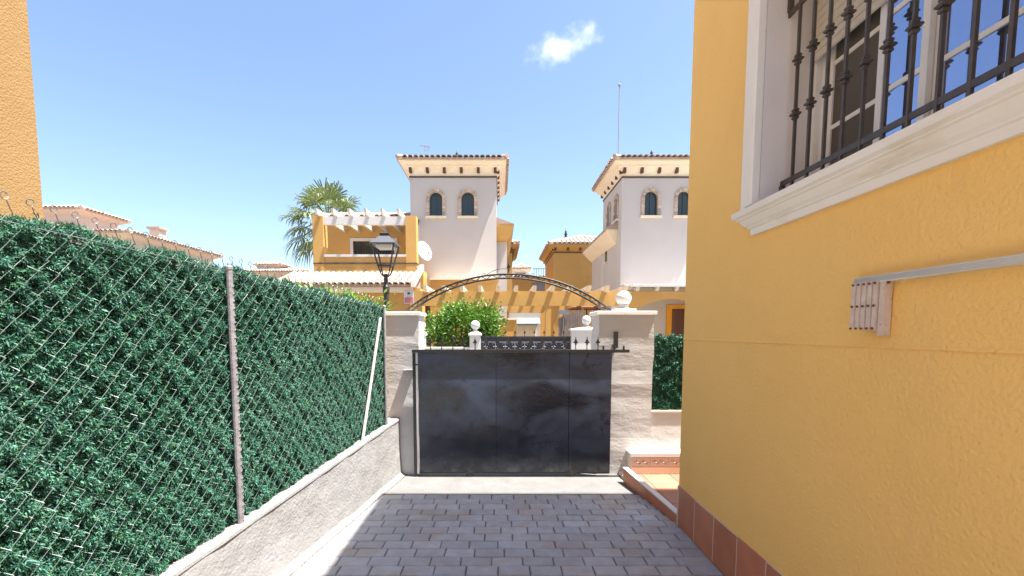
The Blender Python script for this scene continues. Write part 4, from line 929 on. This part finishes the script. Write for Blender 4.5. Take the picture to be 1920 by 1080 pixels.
MB().box(-0.475, 1.77, 11.52, 11.535, 0.1, 1.45).build('sheet', 'far_gate_metal', fg)
MB().box(-0.475, 1.77, 11.50, 11.55, 1.451, 1.48).build('top_bar', 'far_gate_metal', fg)
MB().box(-0.475, 1.77, 11.495, 11.519, 1.33, 1.345).build('mid_bar', 'ornament_grey', fg)
for k in range(9):
    x = -0.35+0.243*k
    o = obj('spear', sp0.data, fg); o.location = (x, 11.525, 1.478); o.scale = (1.2, 1, 1.2)
    s_c = MB()
    for sg_ in (-1, 1): s_c.tube([(x+sg_*(0.035+0.035*math.cos(t))*(1), 11.505, 1.27+0.05*math.sin(t)) for t in np.linspace(0, 5.2, 10)], 0.006, 4)
    s_c.bar((x,11.505,1.12),(x,11.505,1.33),0.012); s_c.build('scroll', 'ornament_grey', fg)

# ------------------------------------------------------------------ street lamp
lp = thing('street_lamp', 'black lantern street lamp with four sided glass head', 'street lamp', (-2.1, 8.6, 0))
LX, LY = -2.1, 8.6
MB().lathe((LX,LY,0), [(0.16,-.05),(0.16,0.12),(0.10,0.18),(0.085,0.9),(0.06,1.0),(0.05,1.1),(0.048,2.3),(0.06,2.32),(0.065,2.42),(0.045,2.46),(0.035,2.60),(0.05,2.64),(0.02,2.66)], 14).build('pole', 'iron', lp, smooth=False)
z0, z1, r0, r1 = 2.80, 3.17, 0.115, 0.20
for a in range(4):
    sx, sy = ((-1,-1),(1,-1),(1,1),(-1,1))[a]
    MB().bar((LX+sx*r0,LY+sy*r0,z0),(LX+sx*r1,LY+sy*r1,z1),0.022).build('corner_bar', 'iron', lp)
    MB().tube([(LX+sx*.02,LY+sy*.02,2.60),(LX+sx*.07,LY+sy*.07,2.65),(LX+sx*r0,LY+sy*r0,2.80)], 0.013, 6).build('bracket', 'iron', lp)
MB().rings([(LX-r0-.01,LX+r0+.01,LY-r0-.01,LY+r0+.01,z0-.012),(LX-r0-.01,LX+r0+.01,LY-r0-.01,LY+r0+.01,z0+.012)]).build('lower_frame', 'iron', lp)
MB().rings([(LX-r1-.03,LX+r1+.03,LY-r1-.03,LY+r1+.03,z1),(LX-r1-.03,LX+r1+.03,LY-r1-.03,LY+r1+.03,z1+.022),(LX-.09,LX+.09,LY-.09,LY+.09,z1+.16),(LX-.07,LX+.07,LY-.07,LY+.07,z1+.165)]).build('hood', 'lamp_hood', lp)
MB().rings([(LX-.075,LX+.075,LY-.075,LY+.075,z1+.166),(LX-.085,LX+.085,LY-.085,LY+.085,z1+.21),(LX-.03,LX+.03,LY-.03,LY+.03,z1+.24)]).build('vent_cap', 'iron', lp)
MB().rings([(LX-.13,LX+.13,LY-.13,LY+.13,z1-.06),(LX-.15,LX+.15,LY-.15,LY+.15,z1-.004)]).build('lamp_unit', 'white_paint', lp)

# ------------------------------------------------------------------ houses farther away
def box_house(name, label, x0, x1, y0, y1, zw, wallm, ov, rh, single=False, br=None, chim=None, thk=0.30, group='houses beyond the street'):
    t = thing(name, label, 'house', ((x0+x1)/2, (y0+y1)/2, 0), group)
    MB().box(x0, x1, y0, y1, -0.04, zw).build('wall', wallm, t)
    cornice(t, x0, x1, y0, y1, zw-.02, zw+thk, ov, wallm if wallm != 'pale_pink_wall' else 'pale_pink_wall')
    if br: brackets(t, x0+.05, x1-.05, y0-.01, y1, zw+.03, br, sp=0.75); string_course(t, x0, x1, y0, y1, zw-.1)
    r, c = hip_roof(t, x0-ov-.05, x1+ov+.05, y0-ov-.05, y1+ov+.05, zw+thk+.07, rh, single=(False, False), w=0.24)
    if chim:
        cx, cy, cz = chim; MB().box(cx-.28, cx+.28, cy-.28, cy+.28, cz-1.2, cz).build('chimney', wallm, r); MB().box(cx-.38, cx+.38, cy-.38, cy+.38, cz+.001, cz+.12).build('chimney_cap', 'tile_edge', r)
    return t, c
t, c = box_house('ochre_house', 'far ochre house with hip roof behind the white villa', 3.02, 6.6, 26.0, 31.0, 6.05, 'ochre_far', 0.30, 0.75, br='fl')
roof_finial(t, (c[0][0]-.9, c[0][1], c[0][2]-.1))
box_house('ochre_house', 'far ochre house end showing past the tower of the balcony villa', -2.4, 0.70, 26.0, 31.0, 6.05, 'ochre_far', 0.30, 0.75, br='fr')
t, c = box_house('terrace_block', 'distant ochre block with roof terrace railing at the end of the lane', 0.9, 3.9, 34, 40, 5.2, 'ochre_far', 0.10, 0.05)
wv = MB().box(2.42, 3.75, 33.9, 33.99, 4.35, 5.15).build('shutter', 'sign_grey', t)
for k in range(9): MB().bar((2.5+0.17*k,33.95,5.58),(2.5+0.17*k,33.95,6.15),0.03).build('railing_bar', 'iron', t)
MB().bar((2.4,33.95,6.15),(3.95,33.95,6.15),0.04).build('railing', 'iron', t)
t, c = box_house('small_tower', 'distant cream roof turret with a dark opening', 1.0, 2.35, 38, 40, 6.5, 'cream', 0.12, 0.35, thk=.16)
MB().box(1.25, 2.1, 37.9, 37.99, 5.75, 6.35).build('opening', 'door_wood', t)
t, c = box_house('pale_house', 'pale pink house with a raised upper storey and chimney behind the long hedge', -29, -19.4, 24.4, 31.6, 6.40, 'pale_pink_wall', 0.38, 0.75, thk=.25, chim=(-19.95, 27.4, 7.5))
MB().box(-29, -23.5, 26.4, 28.9, 6.5, 8.05).build('upper_storey', 'pale_pink_wall', t)
cornice(t, -29, -23.5, 26.4, 28.9, 8.03, 8.33, 0.42, 'pale_pink_wall'); hip_roof(t, -29.5, -23.03, 25.93, 29.37, 8.40, 0.5, single=(False, False), w=0.24)
t, c = box_house('pale_house', 'distant pale house with low tiled roof left of the palm', -24, -17.5, 42, 50, 6.6, 'pale_pink_wall', 0.4, 0.7)
box_house('pale_house', 'distant low cream house just behind the palm trunk', -15.5, -11.0, 34, 40, 4.7, 'cream', 0.4, 0.9)
box_house('small_tower', 'distant pale turret on the far house roof', -22.6, -20.6, 43.6, 45.4, 7.6, 'pale_pink_wall', 0.25, 0.3, thk=.16)

# ------------------------------------------------------------------ plants
def crown(n, centre, radii, seed, clumps=26):
    r = np.random.default_rng(seed); cc = unit(r.normal(0,1,(clumps,3)))*r.uniform(0.35,0.92,(clumps,1))**0.6*np.array(radii)
    idx = r.integers(0, clumps, n); P = np.array(centre)+cc[idx]+r.normal(0,1,(n,3))*np.array(radii)*0.17
    D = unit(P-np.array(centre)-cc[idx]*0.6)+r.normal(0,0.6,(n,3)); D[:,2] += 0.1
    return P, D, r
ct = thing('citrus_tree', 'bright green bushy citrus tree behind the white street wall', 'tree', (-1.0, 12.75, 0))
P, D, r = crown(9500, (-0.98, 12.75, 1.62), (1.05, 0.75, 0.80), 11, 40)
obj('crown', leaves('crown', P, D, unit(r.normal(0,1,(len(P),3))+np.array([0,-.2,.8])), r.uniform(.07,.12,len(P)), r.uniform(.04,.06,len(P)), 'citrus_leaf'), ct, 'stuff')
tk = MB().tube([(-1.0,12.75,-0.05),(-1.02,12.76,0.6),(-0.96,12.74,1.0)], [0.09,0.07,0.06], 8)
for k in range(7):
    a = k*0.9; tk.tube([(-0.96,12.74,0.95),(-0.96+.3*math.cos(a),12.74+.2*math.sin(a),1.4),(-0.96+.65*math.cos(a),12.74+.4*math.sin(a),1.8+.1*(k%3))], [0.04,0.025,0.01], 6)
tk.build('trunk', 'bark', ct)
sh = thing('shrub', 'yellow green shrub peeping over the end of the long hedge', 'shrub', (-2.3, 7.0, 0))
P, D, r = crown(4200, (-2.2, 6.2, 1.72), (0.66, 0.4, 0.46), 21)
obj('foliage', leaves('foliage', P, D, unit(r.normal(0,1,(len(P),3))+np.array([0,0,.6])), r.uniform(.06,.11,len(P)), r.uniform(.02,.035,len(P)), 'shrub_leaf'), sh, 'stuff')
MB().tube([(-2.2,6.2,-0.05),(-2.2,6.2,1.5)], [0.04,0.02], 6).build('stem', 'bark', sh)

pm = thing('palm_tree', 'fan palm with drooping fronds behind the balcony villa', 'palm tree', (-9.5, 24.5, 0))
PC = np.array([-8.95, 24.5, 7.2]); r = np.random.default_rng(5)
MB().tube([(-9.5,24.5,-0.05),(-9.45,24.5,2),(-9.52,24.5,4.5),(-8.95,24.5,7.2)], [0.34,0.27,0.25,0.28], 10).build('trunk', 'bark', pm)
def frond(b, az, el, plen, blen, droop, st):
    d = Vector((math.cos(az)*math.cos(el), math.sin(az)*math.cos(el), math.sin(el))); s = d.cross(Vector((0,0,1))).normalized(); upv = s.cross(d)
    hub = Vector(PC)+d*plen+Vector((0,0,-0.12*plen)); st.tube([Vector(PC), Vector(PC)+d*plen*.5+Vector((0,0,.06)), hub], [0.035,0.025,0.018], 4, caps=False)
    nseg = 22
    for k in range(nseg):
        a = (k/(nseg-1)-0.5)*3.5+r.normal(0,.05); q = d*math.cos(a)+s*math.sin(a); L_ = blen*(0.72+0.28*math.cos(a))*r.uniform(.88,1.08); w = 0.075
        sd_ = (d*-math.sin(a)+s*math.cos(a))*w*0.5; fold = upv*0.02
        m1 = hub+q*L_*.5-Vector((0,0,droop*.12*L_)); m2 = hub+q*L_*.8-Vector((0,0,droop*.4*L_)); e = hub+q*L_*.95-Vector((0,0,droop*.85*L_+r.uniform(0,.1)))
        b.add([hub, m1+sd_+fold, m2+sd_*.7, e, m2-sd_*.7, m1-sd_+fold], [(0,1,5),(1,2,4,5),(2,3,4)])
fr_ = MB(); stm = MB(); dry = MB()
for k in range(44):
    az = k*2.39996; t = k/44; el = 1.35-t*2.05+r.normal(0,.1); frond(fr_, az, el, 1.15+.45*r.random(), 1.1+.25*r.random(), 0.15+0.55*t+0.1*r.random(), stm)
for k in range(14): frond(dry, k*0.9, -1.05+r.normal(0,.12), 0.5, 0.8, 0.8, stm)
fr_.build('crown', 'palm_leaf', pm, kind='stuff'); stm.build('stalks', 'palm_leaf', pm, kind='stuff'); dry.build('dead_skirt', 'palm_dry', pm, kind='stuff')
